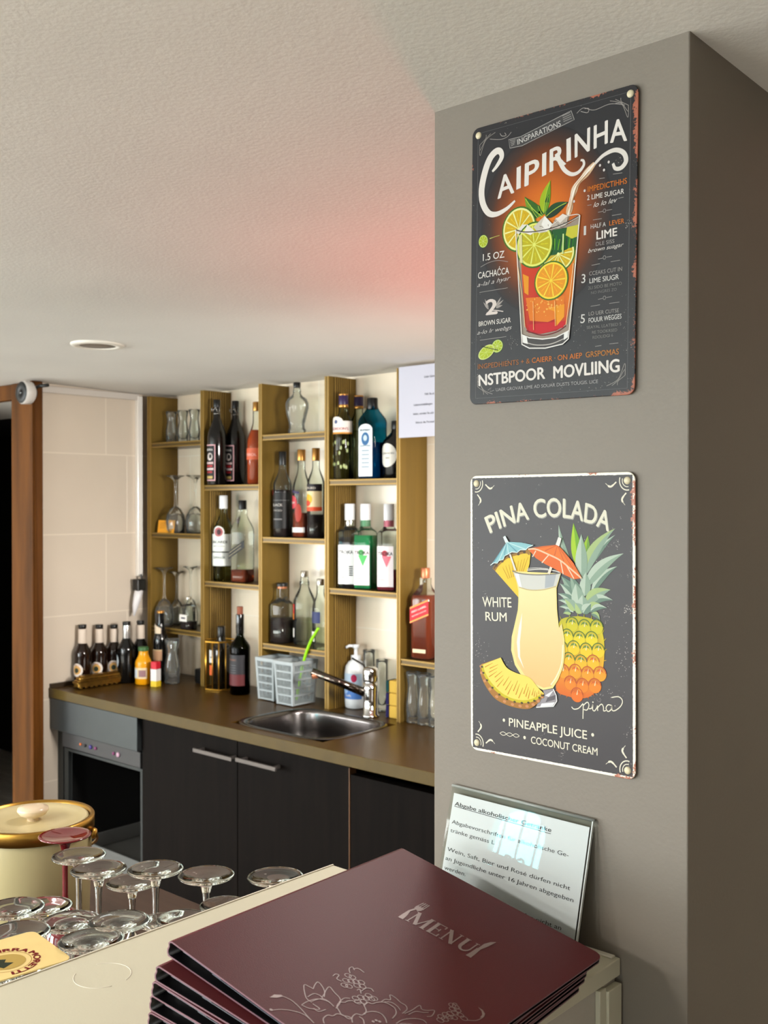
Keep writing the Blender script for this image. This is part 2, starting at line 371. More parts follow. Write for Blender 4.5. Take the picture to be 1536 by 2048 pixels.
# doorway on the left
b = MB(); b.box(-7.2, -4.45, 1.89, 1.99, 0, 1.99); struct(b.build('wall_doorway', M_room))
b = MB(); b.box(-3.454, -3.300, 1.881, 1.915, 0, 1.969); b.box(-3.318, -3.300, 1.874, 1.881, 0, 1.969)
door = struct(b.build('door_1', M_frame, bevel=0.003))
MB().box(-4.45, -3.454, 1.886, 1.915, 1.914, 1.969).build('door_header', M_frame, door, bevel=0.003)
MB().box(-4.45, -4.33, 1.886, 1.915, 0, 1.914).build('door_post', M_frame, door, bevel=0.003)
M_dkwood = mat('dark panelling', (0.17, 0.11, 0.075), 0.5, var=0.4, vscale=5, vstretch=(1, 1, .2))
b = MB()
for i in range(12): b.box(-5.1+i*0.14, -4.966+i*0.14, 3.28, 3.30, 0, 1.78)
struct(b.build('wall_corridor', M_dkwood))
b = MB(); b.box(-7.2, -3.46, 3.3, 3.4, 0, 1.99).box(-3.46, -3.40, 2.56, 3.3, 0, 1.99).box(-7.2, -3.4, 1.99, 3.4, 1.965, 2.05); struct(b.build('dark_corridor_shell', M_dark))  # unseen room shell, the doorway's darkness is put into its colour

# white trims on the tiled wall
b = MB(); zc = ceil_z(1.92)
b.box(-3.337, -3.320, 1.917, 2.326, 1.935, 1.958); struct(b.build('trim_2', M_white, bevel=0.002))
struct(MB().box(-3.337, -3.318, 2.316, 2.338, 1.275, 1.950).build('trim_3', mat('glossy white trim', (0.93, 0.91, 0.88), 0.15), bevel=0.002))

# ================================================================== WHITE BAR COUNTER
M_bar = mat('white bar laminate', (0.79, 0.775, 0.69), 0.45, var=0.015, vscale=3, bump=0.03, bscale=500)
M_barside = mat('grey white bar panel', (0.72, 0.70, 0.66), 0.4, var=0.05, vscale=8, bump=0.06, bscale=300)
M_seal = mat('white sealant', (0.86, 0.84, 0.78), 0.5)
bar = thing('bar_counter', 'white laminate bar counter running up to the grey pillar', 'bar counter', (-0.713, 0.2, 0))
def loc(o, P): return (P[0]-o.location.x, P[1]-o.location.y, P[2]-o.location.z)
def shift(mb, o): mb.v = [loc(o, p) for p in mb.v]; return mb
BZ = 1.102
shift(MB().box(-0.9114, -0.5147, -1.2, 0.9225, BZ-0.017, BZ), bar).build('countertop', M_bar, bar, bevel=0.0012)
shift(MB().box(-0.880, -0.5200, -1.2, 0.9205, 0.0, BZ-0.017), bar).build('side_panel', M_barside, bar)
shift(MB().box(-0.5200, -0.5120, 0.895, 0.9205, 0.0, BZ-0.0235).box(-0.5200, -0.5145, 0.883, 0.895, 0.0, BZ-0.020), bar).build('corner_post', M_bar, bar, bevel=0.001)
shift(MB().box(-0.62, -0.519, 0.9135, 0.9205, BZ, BZ+0.0022), bar).build('seal_strip', M_seal, bar, bevel=0.001)
shift(MB().box(-0.9130, -0.9112, -1.2, 0.9225, BZ-0.019, BZ+0.0010), bar).build('edge_band', M_seal, bar)
q = onZ(205, 1950, BZ+0.0003)
for a0_, a1_ in ((20, 165), (215, 350)):
    b = MB(); b.tube([(q.x+0.0265*cos(radians(t)), q.y+0.0265*sin(radians(t)), BZ-0.00005) for t in range(a0_, a1_, 5)], 0.0005, 6)
    shift(b, bar).build('water_ring', mat('dried water mark', (0.83, 0.81, 0.75), 0.3), bar)
# lower worktop on the staff side
M_wt = mat('dark wood worktop', (0.27, 0.20, 0.165), 0.4, var=0.25, vscale=6, vstretch=(0.6, 9, 1))
wt = thing('staff_worktop', 'dark wood worktop behind the white bar, under the upturned glasses', 'worktop', (-1.3, 0.2, 0))
shift(MB().box(-1.72, -0.881, -1.2, 1.063, 0.865, 0.90), wt).build('worktop', M_wt, wt, bevel=0.002)
shift(MB().box(-1.69, -0.95, -1.2, 1.03, 0.0, 0.865), wt).build('base_unit', mat('dark base panel', (0.12, 0.09, 0.075), 0.5), wt)

# ================================================================== BACK COUNTER
M_ctop = mat('bronze worktop', (0.275, 0.190, 0.062), 0.32, spec=0.28, var=0.14, vscale=9, bump=0.03, bscale=300)
M_cedge = mat('olive gold edging', (0.30, 0.235, 0.065), 0.45, metal=0.0, spec=0.3, var=0.10, vscale=20)
CF = 1.954
sx0, sx1, sy0, sy1 = -2.425, -2.015, 2.000, 2.318
bc = thing('back_counter', 'bronze worktop along the back wall below the bottle shelves', 'worktop', (-1.9, 2.2, 0.9))
b = MB(); X1 = -0.60
hx0, hx1, hy0, hy1 = sx0+0.010, sx1-0.010, sy0+0.008, sy1-0.008
for (a, c, d, e) in ((-3.3365, hx0, CF+0.004, 2.461), (hx1, X1, CF+0.004, 2.461), (hx0, hx1, CF+0.004, hy0), (hx0, hx1, hy1, 2.461)):
    b.box(a, c, d, e, 0.870, 0.900)
shift(b, bc).build('countertop', M_ctop, bc)
shift(MB().box(-3.3365, X1, CF, CF+0.004, 0.868, 0.9005), bc).build('front_edging', M_cedge, bc, bevel=0.001)
shift(MB().box(-3.3365, -3.325, CF+0.004, 2.335, 0.900, 0.915), bc).build('upstand', mat('dark bronze upstand', (0.20, 0.15, 0.09), 0.4), bc)

# sink: rounded steel basin with a flat rim
M_steel = mat('brushed sink steel', (0.43, 0.415, 0.41), 0.22, metal=1.0, var=0.06, vscale=40)
M_chrome = mat('chrome', (0.85, 0.85, 0.85), 0.06, metal=1.0)
cx, cy = (sx0+sx1)/2, (sy0+sy1)/2; hx, hy = (sx1-sx0)/2, (sy1-sy0)/2
sink = thing('sink', 'square stainless steel sink basin set into the bronze worktop', 'sink', (cx, cy, 0.9))
prof = [(1.0, 0.0008), (0.995, 0.0025), (0.93, 0.0028), (0.91, 0.001), (0.895, -0.01), (0.88, -0.06), (0.83, -0.13), (0.74, -0.152), (0.12, -0.157), (0.0, -0.157)]
b = MB(); b.lathe([(r*hx, z) for r, z in prof], 64, sq=4.2, sy=hy/hx); b.build('basin', M_steel, sink)
b = MB(); b.lathe([(0.030, -0.1565), (0.030, -0.1535), (0.024, -0.153), (0.018, -0.1555), (0, -0.1555)], 24); b.build('drain', M_chrome, sink)

# ------------------------------------------------------------------ base cupboards and glass washer
M_door = mat('dark wenge door', (0.060, 0.041, 0.032), 0.6, spec=0.06, var=0.30, vscale=9, vstretch=(6, 6, 0.35))
M_gap = mat('carcass black', (0.02, 0.017, 0.015), 0.8)
M_hnd = mat('brushed steel handle', (0.38, 0.355, 0.34), 0.5, metal=0.8)
M_edge = mat('worn door edge', (0.42, 0.28, 0.17), 0.5)
DY = 1.975
def cupboard(name, x0, x1, ztop, label, handle, zf=0.12, edge=False):
    t = thing(name, label, 'cabinet', ((x0+x1)/2, 2.2, 0), 0, 'dark base cupboards under the back counter')
    hw = (x1-x0)/2
    MB().box(-hw+0.001, hw-0.001, -0.20, 0.25, 0.10, 0.735).build('body', M_gap, t)
    d = MB().box(-hw+0.0015, hw-0.0015, DY-2.2, -0.2005, zf, ztop).build('door', M_door, t, bevel=0.001)
    if edge: MB().box(hw-0.0035, hw-0.0013, DY-2.2-0.0008, -0.2005, zf, ztop-0.004).build('edge_strip', M_edge, d)
    if handle:
        (ha, hb, hz) = handle; m = MB(); ya = DY-2.2
        m.box(ha, hb, ya-0.032, ya-0.024, hz-0.006, hz+0.006); m.box(ha+0.012, ha+0.02, ya-0.026, ya, hz-0.005, hz+0.005); m.box(hb-0.02, hb-0.012, ya-0.026, ya, hz-0.005, hz+0.005)
        m.build('handle', M_hnd, d, bevel=0.0015)
    MB().box(-hw+0.002, hw-0.002, -0.17, -0.16, 0, 0.1).build('plinth', M_gap, t)
    return t
cxA = onY(284, 1500, DY).x; cxB = onY(475, 1600, DY).x; cxC = onY(700, 1600, DY).x
h1a, h1b = onY(386, 1502, DY-0.03), onY(463, 1517, DY-0.03); h2a, h2b = onY(471, 1520, DY-0.03), onY(551, 1538, DY-0.03)
mA = (cxA+cxB)/2; mB = (cxB+cxC)/2
cupboard('base_cupboard', cxA, cxB, 0.862, 'dark wood cupboard with bar handle, next to the glass washer', (h1a.x-mA, h1b.x-mA, (h1a.z+h1b.z)/2))
cupboard('base_cupboard', cxB, cxC, 0.862, 'dark wood cupboard with bar handle, below the sink', (h2a.x-mB, h2b.x-mB, (h2a.z+h2b.z)/2), edge=True)
cupboard('base_cupboard', cxC, -0.61, 0.842, 'dark wood cupboard without handle, beside the grey pillar', None)

M_ss = mat('grey stainless panel', (0.29, 0.305, 0.31), 0.34, metal=0.8, var=0.08, vscale=6)
M_ssd = mat('dull grey steel', (0.22, 0.23, 0.23), 0.4, metal=0.6)
M_panel = mat('control panel grey', (0.20, 0.195, 0.20), 0.4)
M_rack = mat('grey plastic rack', (0.36, 0.36, 0.35), 0.55)
gw = thing('glass_washer', 'stainless steel under-counter glass washer with a dark open front', 'dishwasher', (-3.07, 2.2, 0))
xl, xr = -3.3355, cxA-0.003
def sh(mb): return shift(mb, gw)
z_p0 = onY(284, 1505, 1.965).z; z_c0 = onY(280, 1530, 1.985).z
sh(MB().box(xl, xl+0.035, 1.990, 2.43, 0.0, 0.866).box(xr-0.008, xr, 1.990, 2.43, 0, 0.866).box(xl, xr, 2.42, 2.44, 0, 0.866).box(xl, xr, 1.995, 2.43, 0.74, 0.75)).build('housing', M_ssd, gw)
sh(MB().box(xl+0.004, xr-0.001, 1.958, 1.990, z_p0, 0.866)).build('top_panel', M_ss, gw, bevel=0.002)
sh(MB().box(xl+0.05, xr-0.012, 1.978, 1.992, z_p0-0.058, z_p0-0.007)).build('control_panel', M_panel, gw, bevel=0.002)
zc_ = z_p0-0.033
for i, (px, r, c) in enumerate(((162, 0.004, (0.9, 0.45, 0.2)), (171, 0.005, (0.05, 0.05, 0.05)), (182, 0.007, (0.25, 0.2, 0.5)), (192, 0.005, (0.5, 0.2, 0.4)), (228, 0.005, (0.5, 0.2, 0.4)), (237, 0.008, (0.75, 0.6, 0.68)))):
    xx = onY(px, 1500, 1.978).x
    sh(MB().lathe([(0, 0.004), (r, 0.004), (r, 0)], 16, M=Matrix.Translation((xx, 1.978, zc_)) @ Matrix.Rotation(pi/2, 4, 'X'))).build('button', mat('button %d' % i, c, 0.4), gw)
sh(MB().box(xl+0.05, xl+0.075, 1.985, 2.0, 0.12, z_p0-0.062).box(xr-0.020, xr-0.010, 1.985, 2.0, 0.12, z_p0-0.062).box(xl+0.075, xr-0.02, 1.985, 2.0, z_p0-0.072, z_p0-0.062)).build('door_frame', M_ssd, gw, bevel=0.001)
sh(MB().box(xl+0.036, xr-0.009, 2.40, 2.42, 0.05, 0.74).box(xl+0.0352, xl+0.0372, 2.0, 2.40, 0.05, 0.74).box(xr-0.0102, xr-0.0082, 2.0, 2.40, 0.05, 0.74)).build('chamber', M_gap, gw)
b = MB(); rz0, rz1 = 0.325, 0.415
x0r, x1r = xl+0.085, xr-0.022
b.box(x0r, x1r, 2.34, 2.348, rz1-0.018, rz1); b.box(x0r, x1r, 2.34, 2.348, rz0, rz0+0.02)
for i in range(9): xx = x0r+(x1r-x0r-0.006)*i/8; b.box(xx, xx+0.008, 2.34, 2.348, rz0, rz1)
b.box(x0r, x1r, 2.02, 2.348, rz0-0.006, rz0); b.box(x0r, x0r+0.006, 2.02, 2.34, rz0, rz0+0.05); b.box(x1r-0.006, x1r, 2.02, 2.34, rz0, rz0+0.05)
b.box(x0r, x1r, 2.014, 2.022, rz0-0.02, rz0+0.05)
sh(b).build('glass_rack', M_rack, gw, bevel=0.0015)

# ================================================================== GOLD SHELVING
M_gold = mat('bronze gold panel', (0.46, 0.36, 0.14), 0.42, metal=0.35, var=0.10, vscale=5, vstretch=(8, 8, 0.6))
M_goldL = mat('polished gold edge', (0.53, 0.415, 0.18), 0.40, metal=0.4)
M_grooveshade = mat('shaded gold groove', (0.20, 0.15, 0.06), 0.5, metal=0.3)
M_goldD = mat('bronze gold shelf', (0.31, 0.24, 0.095), 0.35, metal=0.35, var=0.08, vscale=12)
SF, SB = 2.337, 2.4618
PX = [(-3.288, -3.266), (-2.971, -2.952), (-2.661, -2.645), (-2.348, -2.330), (-2.047, -2.033)]
shelf = thing('bottle_shelving', 'bronze gold wall shelving with five upright panels full of bottles', 'shelf', (-2.6, 2.4, 0.9))
for i, (a, c) in enumerate(PX):
    b = MB(); zt = ceil_z(SF)-0.012-(0.0 if i < 4 else 0.0); z0 = 0.9003
    b.cur = 0; b.box(a, c, SF+0.004, SB, z0, zt)
    b.cur = 1; wd = c-a; b.box(a, a+wd*0.32, SF, SF+0.004, z0, zt); b.box(c-wd*0.32, c, SF, SF+0.004, z0, zt)
    b.cur = 0; b.box(a+wd*0.32, c-wd*0.32, SF+0.0015, SF+0.004, z0, zt)
    if i in (1, 3):
        b.cur = 2; b.box(c, c+0.0006, SF+0.024, SF+0.100, z0, zt)  # shade between the ribs and light on them put into the colours
        for k in range(8):
            y = SF+0.029+k*0.0095; b.cur = 1
            n = 6; pts = [(c+0.0006+0.0034*sin(pi*j/n), y-0.0030*cos(pi*j/n)) for j in range(n+1)]
            b.prism(pts, z0, zt)
    shift(b, shelf).build('upright_panel', [M_gold, M_goldL, M_grooveshade], shelf)
SH = {(0, 1): (1.764, 1.430, 1.082), (1, 2): (1.603, 1.265), (2, 3): (1.767, 1.427, 1.073), (3, 4): (1.614, 1.274), (4, 5): (1.081,)}
for (i, j), zs in SH.items():
    xa = PX[i][1]; xb = PX[j][0] if j < 5 else -1.55
    if i in (1, 3): pass
    for z in zs:
        b = MB(); b.cur = 0; b.box(xa, xb, SF+0.005, SB, z-0.009, z+0.009)
        b.cur = 1; b.box(xa, xb, SF+0.002, SF+0.005, z+0.0045, z+0.009); b.box(xa, xb, SF+0.002, SF+0.005, z-0.009, z-0.005)
        b.cur = 0; b.box(xa, xb, SF+0.0035, SF+0.005, z-0.005, z+0.0045)
        shift(b, shelf).build('shelf_board', [M_goldD, M_goldL], shelf)
ST = 0.0092      # top of a board above its middle

# ================================================================== METAL SIGNS ON THE PILLAR
PY = 0.924
def sign_plate_mat(name, dark, line, rust, rust_bias, line_on, speck):
    m = mat(name, dark, 0.42); nt = m.node_tree; N = nt.nodes; L = nt.links; p = N['Principled BSDF']
    p.inputs['Specular IOR Level'].default_value = 0.35
    tc = N.new('ShaderNodeTexCoord'); sp = N.new('ShaderNodeSeparateXYZ'); L.new(tc.outputs['Object'], sp.inputs[0])
    def M(op, a, b=None):
        n = N.new('ShaderNodeMath'); n.operation = op
        for i, v in enumerate((a, b)):
            if v is None: continue
            if isinstance(v, (int, float)): n.inputs[i].default_value = v
            else: L.new(v, n.inputs[i])
        return n.outputs[0]
    def noise(scale, detail=6):
        n = N.new('ShaderNodeTexNoise'); n.inputs['Scale'].default_value = scale; n.inputs['Detail'].default_value = detail; n.inputs['Roughness'].default_value = 0.7
        L.new(tc.outputs['Object'], n.inputs['Vector']); return n.outputs[0]
    e = M('MINIMUM', M('SUBTRACT', 0.1, M('ABSOLUTE', sp.outputs['X'])), M('SUBTRACT', 0.15, M('ABSOLUTE', sp.outputs['Z'])))
    n1, n2, n3 = noise(420), noise(22, 3), noise(900, 2)
    amount = M('ADD', M('MULTIPLY', M('SUBTRACT', n2, 0.5), 0.026), M('ADD', M('MULTIPLY', sp.outputs['X'], 0.022), rust_bias))   # more rust to the right
    t = M('ADD', M('SUBTRACT', e, amount), M('MULTIPLY', M('SUBTRACT', n1, 0.5), 0.020))
    is_rust = M('LESS_THAN', t, 0.0)
    is_line = M('MULTIPLY', M('LESS_THAN', M('ADD', e, M('MULTIPLY', M('SUBTRACT', n1, 0.5), 0.0016)), 0.0028), line_on)
    sp_t = M('ADD', M('MULTIPLY', e, 1.5), 0.72-speck)
    is_speck = M('GREATER_THAN', M('ADD', M('MULTIPLY', n3, 0.55), M('MULTIPLY', noise(35, 2), 0.45)), sp_t)
    def mix(f, a, b):
        x = N.new('ShaderNodeMix'); x.data_type = 'RGBA'; L.new(f, x.inputs[0])
        for i, v in ((6, a), (7, b)):
            if isinstance(v, tuple): x.inputs[i].default_value = v
            else: L.new(v, x.inputs[i])
        return x.outputs[2]
    c = mix(is_line, rgba(dark), rgba(line)); c = mix(is_speck, c, rgba((0.80, 0.77, 0.74)))
    rr = mix(n1, rgba([v*0.72 for v in rust]), rgba([min(1, v*1.25) for v in rust]))
    c = mix(is_rust, c, rr)
    L.new(c, p.inputs['Base Color']); return m
def sign(name, label, cx, cz, rot, m, screw_m):
    a = radians(rot); t = thing(name, label, 'sign', (cx, PY, cz)); t.rotation_euler = (0, -a, 0)
    pts = rrect(-0.1, 0.1, -0.15, 0.15, 0.0085, 7); b = MB()
    b.prism([(u, v) for u, v in pts], 0.0024, 0.0040, M=Matrix(((1, 0, 0, 0), (0, 0, -1, 0), (0, 1, 0, 0), (0, 0, 0, 1))))
    pl = b.build('plate', m, t, bevel=0.0006)
    for u, v in ((-0.0915, 0.1415), (0.0915, 0.1415), (-0.0915, -0.1415), (0.0915, -0.1415)):
        if name == 'cocktail_sign' and v < 0 and 'lime' in label: continue
        s = MB(); s.lathe([(0.0, 0.0016), (0.0022, 0.0014), (0.0036, 0.0006), (0.0038, 0.0)], 18, M=Matrix.Translation((u, -0.004, v)) @ Matrix.Rotation(pi/2, 4, 'X')); s.lathe([(0.0016, -0.004), (0.0016, 0.001)], 10, M=Matrix.Translation((u, -0.004, v)) @ Matrix.Rotation(pi/2, 4, 'X'))
        s.build('screw', screw_m, t)
    def uv(x, y):
        P = onY(x, y, PY-0.004); dx, dz = P.x-cx, P.z-cz
        return (dx*cos(a)+dz*sin(a), -dx*sin(a)+dz*cos(a))
    art = Art(lambda u, v, w: (u, -0.0040-w, v))
    let = Art(lambda u, v, w: (u, -0.0040-w, v))
    return t, uv, art, let
M_ink = print_mat('printed sign ink', 0.45, 0.25, 1.12, 0.74)
M_screw = mat('cream screw head', (0.80, 0.76, 0.64), 0.4)
WHT, CRM, ORG, DIM = (0.90, 0.88, 0.86), (0.93, 0.91, 0.84), (0.80, 0.45, 0.16), (0.62, 0.60, 0.59)

def lime(A, c, rx, ry, L=5, rot=0.0, peel=(0.23, 0.42, 0.08), pith=(0.93, 0.94, 0.66), flesh=(0.82, 0.74, 0.12), a0=0.0, a1=2*pi, n=9):
    """a cut citrus slice: peel ring, pith, flesh and segment walls"""
    A.disc(c, rx, ry, peel, L, 32, rot, a0, a1); A.disc(c, rx*0.93, ry*0.93, pith, L+1, 32, rot, a0, a1); A.disc(c, rx*0.84, ry*0.84, flesh, L+2, 32, rot, a0, a1)
    for i in range(n):
        t = a0+(a1-a0)*(i+0.5*(a1-a0 < 6))/n
        p = (c[0]+rx*0.82*cos(t)*cos(rot)-ry*0.82*sin(t)*sin(rot), c[1]+rx*0.82*cos(t)*sin(rot)+ry*0.82*sin(t)*cos(rot))
        A.stroke([c, p], [rx*0.03, rx*0.075], pith, L+3)
        t2 = t+(a1-a0)/n/2
        for k in (0.35, 0.55):
            p1 = (c[0]+rx*k*cos(t2+.05*k)*cos(rot)-ry*k*sin(t2)*sin(rot), c[1]+rx*k*cos(t2)*sin(rot)+ry*k*sin(t2)*cos(rot))
            p2 = (c[0]+rx*(k+.18)*cos(t2)*cos(rot)-ry*(k+.18)*sin(t2)*sin(rot), c[1]+rx*(k+.18)*cos(t2)*sin(rot)+ry*(k+.18)*sin(t2)*cos(rot))
            A.stroke([p1, p2], [rx*0.05, rx*0.03], (min(1, flesh[0]*1.12), min(1, flesh[1]*1.15), 0.30), L+3)
    A.disc(c, rx*0.08, ry*0.08, pith, L+4, 12, rot)
def leaf(A, base, tip, w, c1, c2, L, bend=0.0, n=10, vein=None):
    b, t = Vector(base), Vector(tip); d = t-b; nrm = Vector((-d.y, d.x))
    def mid(k): return b+d*k+nrm*(bend*4*k*(1-k))
    lf = [mid(k/n)+nrm.normalized()*w*(sin(pi*(k/n)**0.75)) for k in range(n+1)]; rt = [mid(k/n)-nrm.normalized()*w*(sin(pi*(k/n)**0.75)) for k in range(n+1)]
    for k in range(n):
        A.poly([mid(k/n), mid((k+1)/n), lf[k+1], lf[k]], c1, L); A.poly([mid(k/n), rt[k], rt[k+1], mid((k+1)/n)], c2, L)
    if vein: A.stroke([mid(k/n) for k in range(n)], w*0.12, vein, L+1)

# ---- the caipirinha sign
M_p1 = sign_plate_mat('weathered black sign metal', (0.125, 0.12, 0.132), (0.2, 0.2, 0.2), (0.60, 0.35, 0.27), -0.0012, 0.0, 0.055)
t1, U1, A, T = sign('cocktail_sign', 'black metal sign with a lime cocktail, the upper of two on the pillar', -0.5975, 1.8063, -0.6585, M_p1, M_screw)
def z1(x, y): return U1(900+x/3.746, 140+y/3.746)
def z2(x, y): return U1(900+x/3.746, 420+y/3.745)
def zz(f, pts): return [f(*p) for p in pts]
PX1 = 0.2/(330*3.746)      # metres of sign per zoom pixel, about
gc = z1(700, 1130)
A.glow(gc, [(0.001, 0.001, (0.93, 0.52, 0.14)), (0.030, 0.036, (0.80, 0.40, 0.10)), (0.052, 0.062, (0.52, 0.26, 0.10)), (0.068, 0.082, (0.26, 0.17, 0.13)), (0.080, 0.096, (0.125, 0.12, 0.132))], 1, 48)
# border line
A.stroke([(-0.092, -0.1435), (0.092, -0.1435), (0.092, 0.1435), (-0.092, 0.1435)], 0.0005, (0.42, 0.42, 0.43), 2, True)
for sx_, sz_ in ((-1, -1), (1, -1), (-1, 1), (1, 1)):
    c = (sx_*0.086, sz_*0.136)
    for k in range(3): A.stroke(spline([(c[0]-sx_*0.012*(k*.5+.4), c[1]+sz_*0.004), (c[0]-sx_*0.004, c[1]-sz_*0.001*k), (c[0]+sx_*0.003, c[1]-sz_*0.012*(k*.5+.4)), (c[0]+sx_*0.0035, c[1]-sz_*0.006)], 6), 0.0005, (0.62, 0.60, 0.58), 2)
# ribbon
A.poly(zz(z1, [(440, 522), (520, 505), (880, 318), (905, 305), (932, 372), (890, 395), (540, 570), (450, 586)]), (0.26, 0.255, 0.26), 2)
A.stroke(zz(z1, [(440, 522), (530, 500), (880, 320), (908, 305), (932, 372), (890, 392), (540, 568), (450, 586)]), 0.0006, (0.66, 0.65, 0.64), 3, True)
for k in range(4): A.stroke(zz(z1, [(450+k*3, 530+k*13), (492-k*3, 522+k*11)]), 0.0008, (0.55, 0.54, 0.53), 3); A.stroke(zz(z1, [(842+k*3, 345+k*14), (900+k*5, 318+k*14)]), 0.0008, (0.55, 0.54, 0.53), 3)
T.text('INGPARATIONS', z1(508, 560), z1(832, 418), 0.0083, (0.78, 0.77, 0.76), 4, 0.008)
A.stroke(spline(zz(z1, [(300, 518), (380, 520), (430, 500), (460, 465)]), 6), 0.0006, DIM, 2); A.stroke(spline(zz(z1, [(375, 475), (390, 495), (420, 490), (410, 470)]), 6), 0.0007, DIM, 2)
A.stroke(spline(zz(z1, [(950, 325), (1000, 285), (1080, 300), (1200, 255), (1310, 262)]), 8), 0.0006, DIM, 2); A.stroke(spline(zz(z1, [(980, 310), (1030, 320), (1040, 290), (1010, 290)]), 6), 0.0007, DIM, 2); A.stroke(zz(z1, [(1240, 250), (1290, 245)]), 0.0005, DIM, 2)
# title
cpath = spline(zz(z1, [(318, 762), (352, 720), (388, 655), (378, 612), (345, 612), (300, 665), (262, 770), (238, 900), (248, 1000), (290, 1072), (350, 1080), (425, 1040), (488, 980)]), 8)
nC = len(cpath); T.stroke(cpath, [0.0022+0.0058*sin(pi*min(1, i/nC*1.02))**0.8 for i in range(nC)], WHT, 5)
TL = [('A', (360, 965), (480, 918), (474, 688), (350, 735), 1), ('I', (498, 898), (531, 884), (533, 640), (502, 656), 0), ('P', (562, 872), (668, 825), (664, 580), (568, 626), 0),
      ('I', (690, 800), (722, 785), (724, 535), (693, 551), 0), ('R', (750, 764), (868, 705), (850, 472), (752, 522), 0), ('I', (874, 690), (908, 675), (905, 424), (873, 441), 0),
      ('N', (938, 656), (1046, 604), (1050, 350), (938, 408), 0), ('H', (1080, 590), (1180, 546), (1182, 300), (1082, 342), 0), ('A', (1203, 545), (1325, 528), (1318, 282), (1200, 312), 1)]
for ch, bl, br, tr, tl, k in TL: T.quadtext(ch, z1(*bl), z1(*br), z1(*tr), z1(*tl), WHT, 5, 0.0 if ch == 'I' else 0.018)
sw = spline(zz(z1, [(800, 625), (830, 700), (865, 755), (915, 782), (965, 765), (1003, 715), (1000, 680), (980, 676)]), 8); n_ = len(sw); T.stroke(sw, [0.0052-0.0032*i/n_ for i in range(n_)], WHT, 6)
# pouring stream with curl
st = spline(zz(z1, [(1222, 700), (1240, 738), (1285, 732), (1320, 680), (1300, 620), (1235, 600), (1150, 640), (1080, 710)]), 8); n_ = len(st); A.stroke(st, [0.0026+0.0022*sin(pi*i/n_) for i in range(n_)], (0.88, 0.86, 0.84), 4)
st = spline(zz(z1, [(1085, 700), (1010, 790), (945, 870), (915, 960), (895, 1050), (875, 1125)]), 8); n_ = len(st)
A.stroke(st, [0.0045+0.003*sin(3.3*pi*i/n_)**2 for i in range(n_)], (0.84, 0.72, 0.60), 6); A.stroke(st, [0.0014+0.001*sin(5*pi*i/n_) for i in range(n_)], (0.97, 0.94, 0.90), 7)
A.stroke([(p[0]+0.0022, p[1]) for p in st[6:-6]], 0.0007, (0.55, 0.38, 0.25), 7); A.stroke([(p[0]-0.0020, p[1]+0.001) for p in st[3:-10]], 0.0006, (0.99, 0.97, 0.95), 7)
for p in ((1125, 715), (1155, 750), (1190, 690), (930, 985), (1010, 905)): A.disc(z1(*p), 0.0012, 0.0014, (0.85, 0.83, 0.82), 5, 10)
# mint
for bs, tp, w_, c1, c2 in (((705, 1075), (755, 825), 0.0064, (0.62, 0.72, 0.16), (0.40, 0.58, 0.14)), ((690, 1095), (560, 950), 0.0062, (0.45, 0.58, 0.22), (0.20, 0.38, 0.12)), ((715, 1105), (890, 990), 0.0062, (0.10, 0.27, 0.13), (0.06, 0.19, 0.10)), ((660, 1110), (600, 1000), 0.0045, (0.13, 0.30, 0.12), (0.20, 0.40, 0.14)), ((700, 1090), (660, 1010), 0.0040, (0.22, 0.45, 0.13), (0.13, 0.33, 0.10)), ((715, 1090), (745, 930), 0.0035, (0.10, 0.27, 0.08), (0.17, 0.38, 0.10))):
    leaf(A, z1(*bs), z1(*tp), w_, c1, c2, 7, 0.06, 12, (0.70, 0.80, 0.36))
# glass: body, contents, base
gl = lambda y: 497+(545-497)*(y-150)/(1010-150); gr = lambda y: 978+(893-978)*(y-40)/(985-40)
A.poly(zz(z2, [(497, 152), (560, 168), (740, 150), (900, 100), (978, 42), (952, 330), (925, 640), (893, 965), (840, 1000), (720, 1030), (600, 1030), (545, 1005), (525, 640)]), (0.60, 0.55, 0.50), 8)
lq = [(535, 400), (700, 430), (935, 350), (920, 640), (872, 855), (800, 905), (680, 930), (590, 920), (565, 870)]
A.poly(zz(z2, [(512, 300), (950, 250), (938, 400), (535, 430)]), (0.72, 0.66, 0.34), 9)
A.grad(zz(z2, lq), [(0.80, 0.30, 0.18), (0.80, 0.22, 0.14), (0.86, 0.50, 0.20), (0.90, 0.52, 0.18), (0.80, 0.18, 0.12), (0.66, 0.07, 0.12), (0.70, 0.08, 0.12), (0.66, 0.10, 0.13), (0.75, 0.22, 0.14)], 9)
A.poly(zz(z2, [(570, 660), (860, 640), (850, 790), (735, 840), (600, 830)]), (0.88, 0.50, 0.22), 10)
A.poly(zz(z2, [(548, 480), (592, 500), (590, 640), (560, 620)]), (0.90, 0.60, 0.18), 10); A.poly(zz(z2, [(725, 740), (860, 705), (858, 800), (800, 870), (790, 760)]), (0.93, 0.62, 0.20), 11)
A.poly(zz(z2, [(585, 860), (870, 830), (850, 880), (690, 925), (600, 912)]), (0.78, 0.12, 0.16), 10); A.stroke(spline(zz(z2, [(575, 905), (690, 938), (800, 915), (872, 868)]), 6), 0.0012, (0.40, 0.04, 0.06), 11)
random.seed(3)
for k in range(60): A.disc(z2(random.uniform(575, 840), random.gauss(700, 35)), *(2*[random.uniform(.0004, .0010)]), (0.96, 0.74, 0.44), 12, 8)
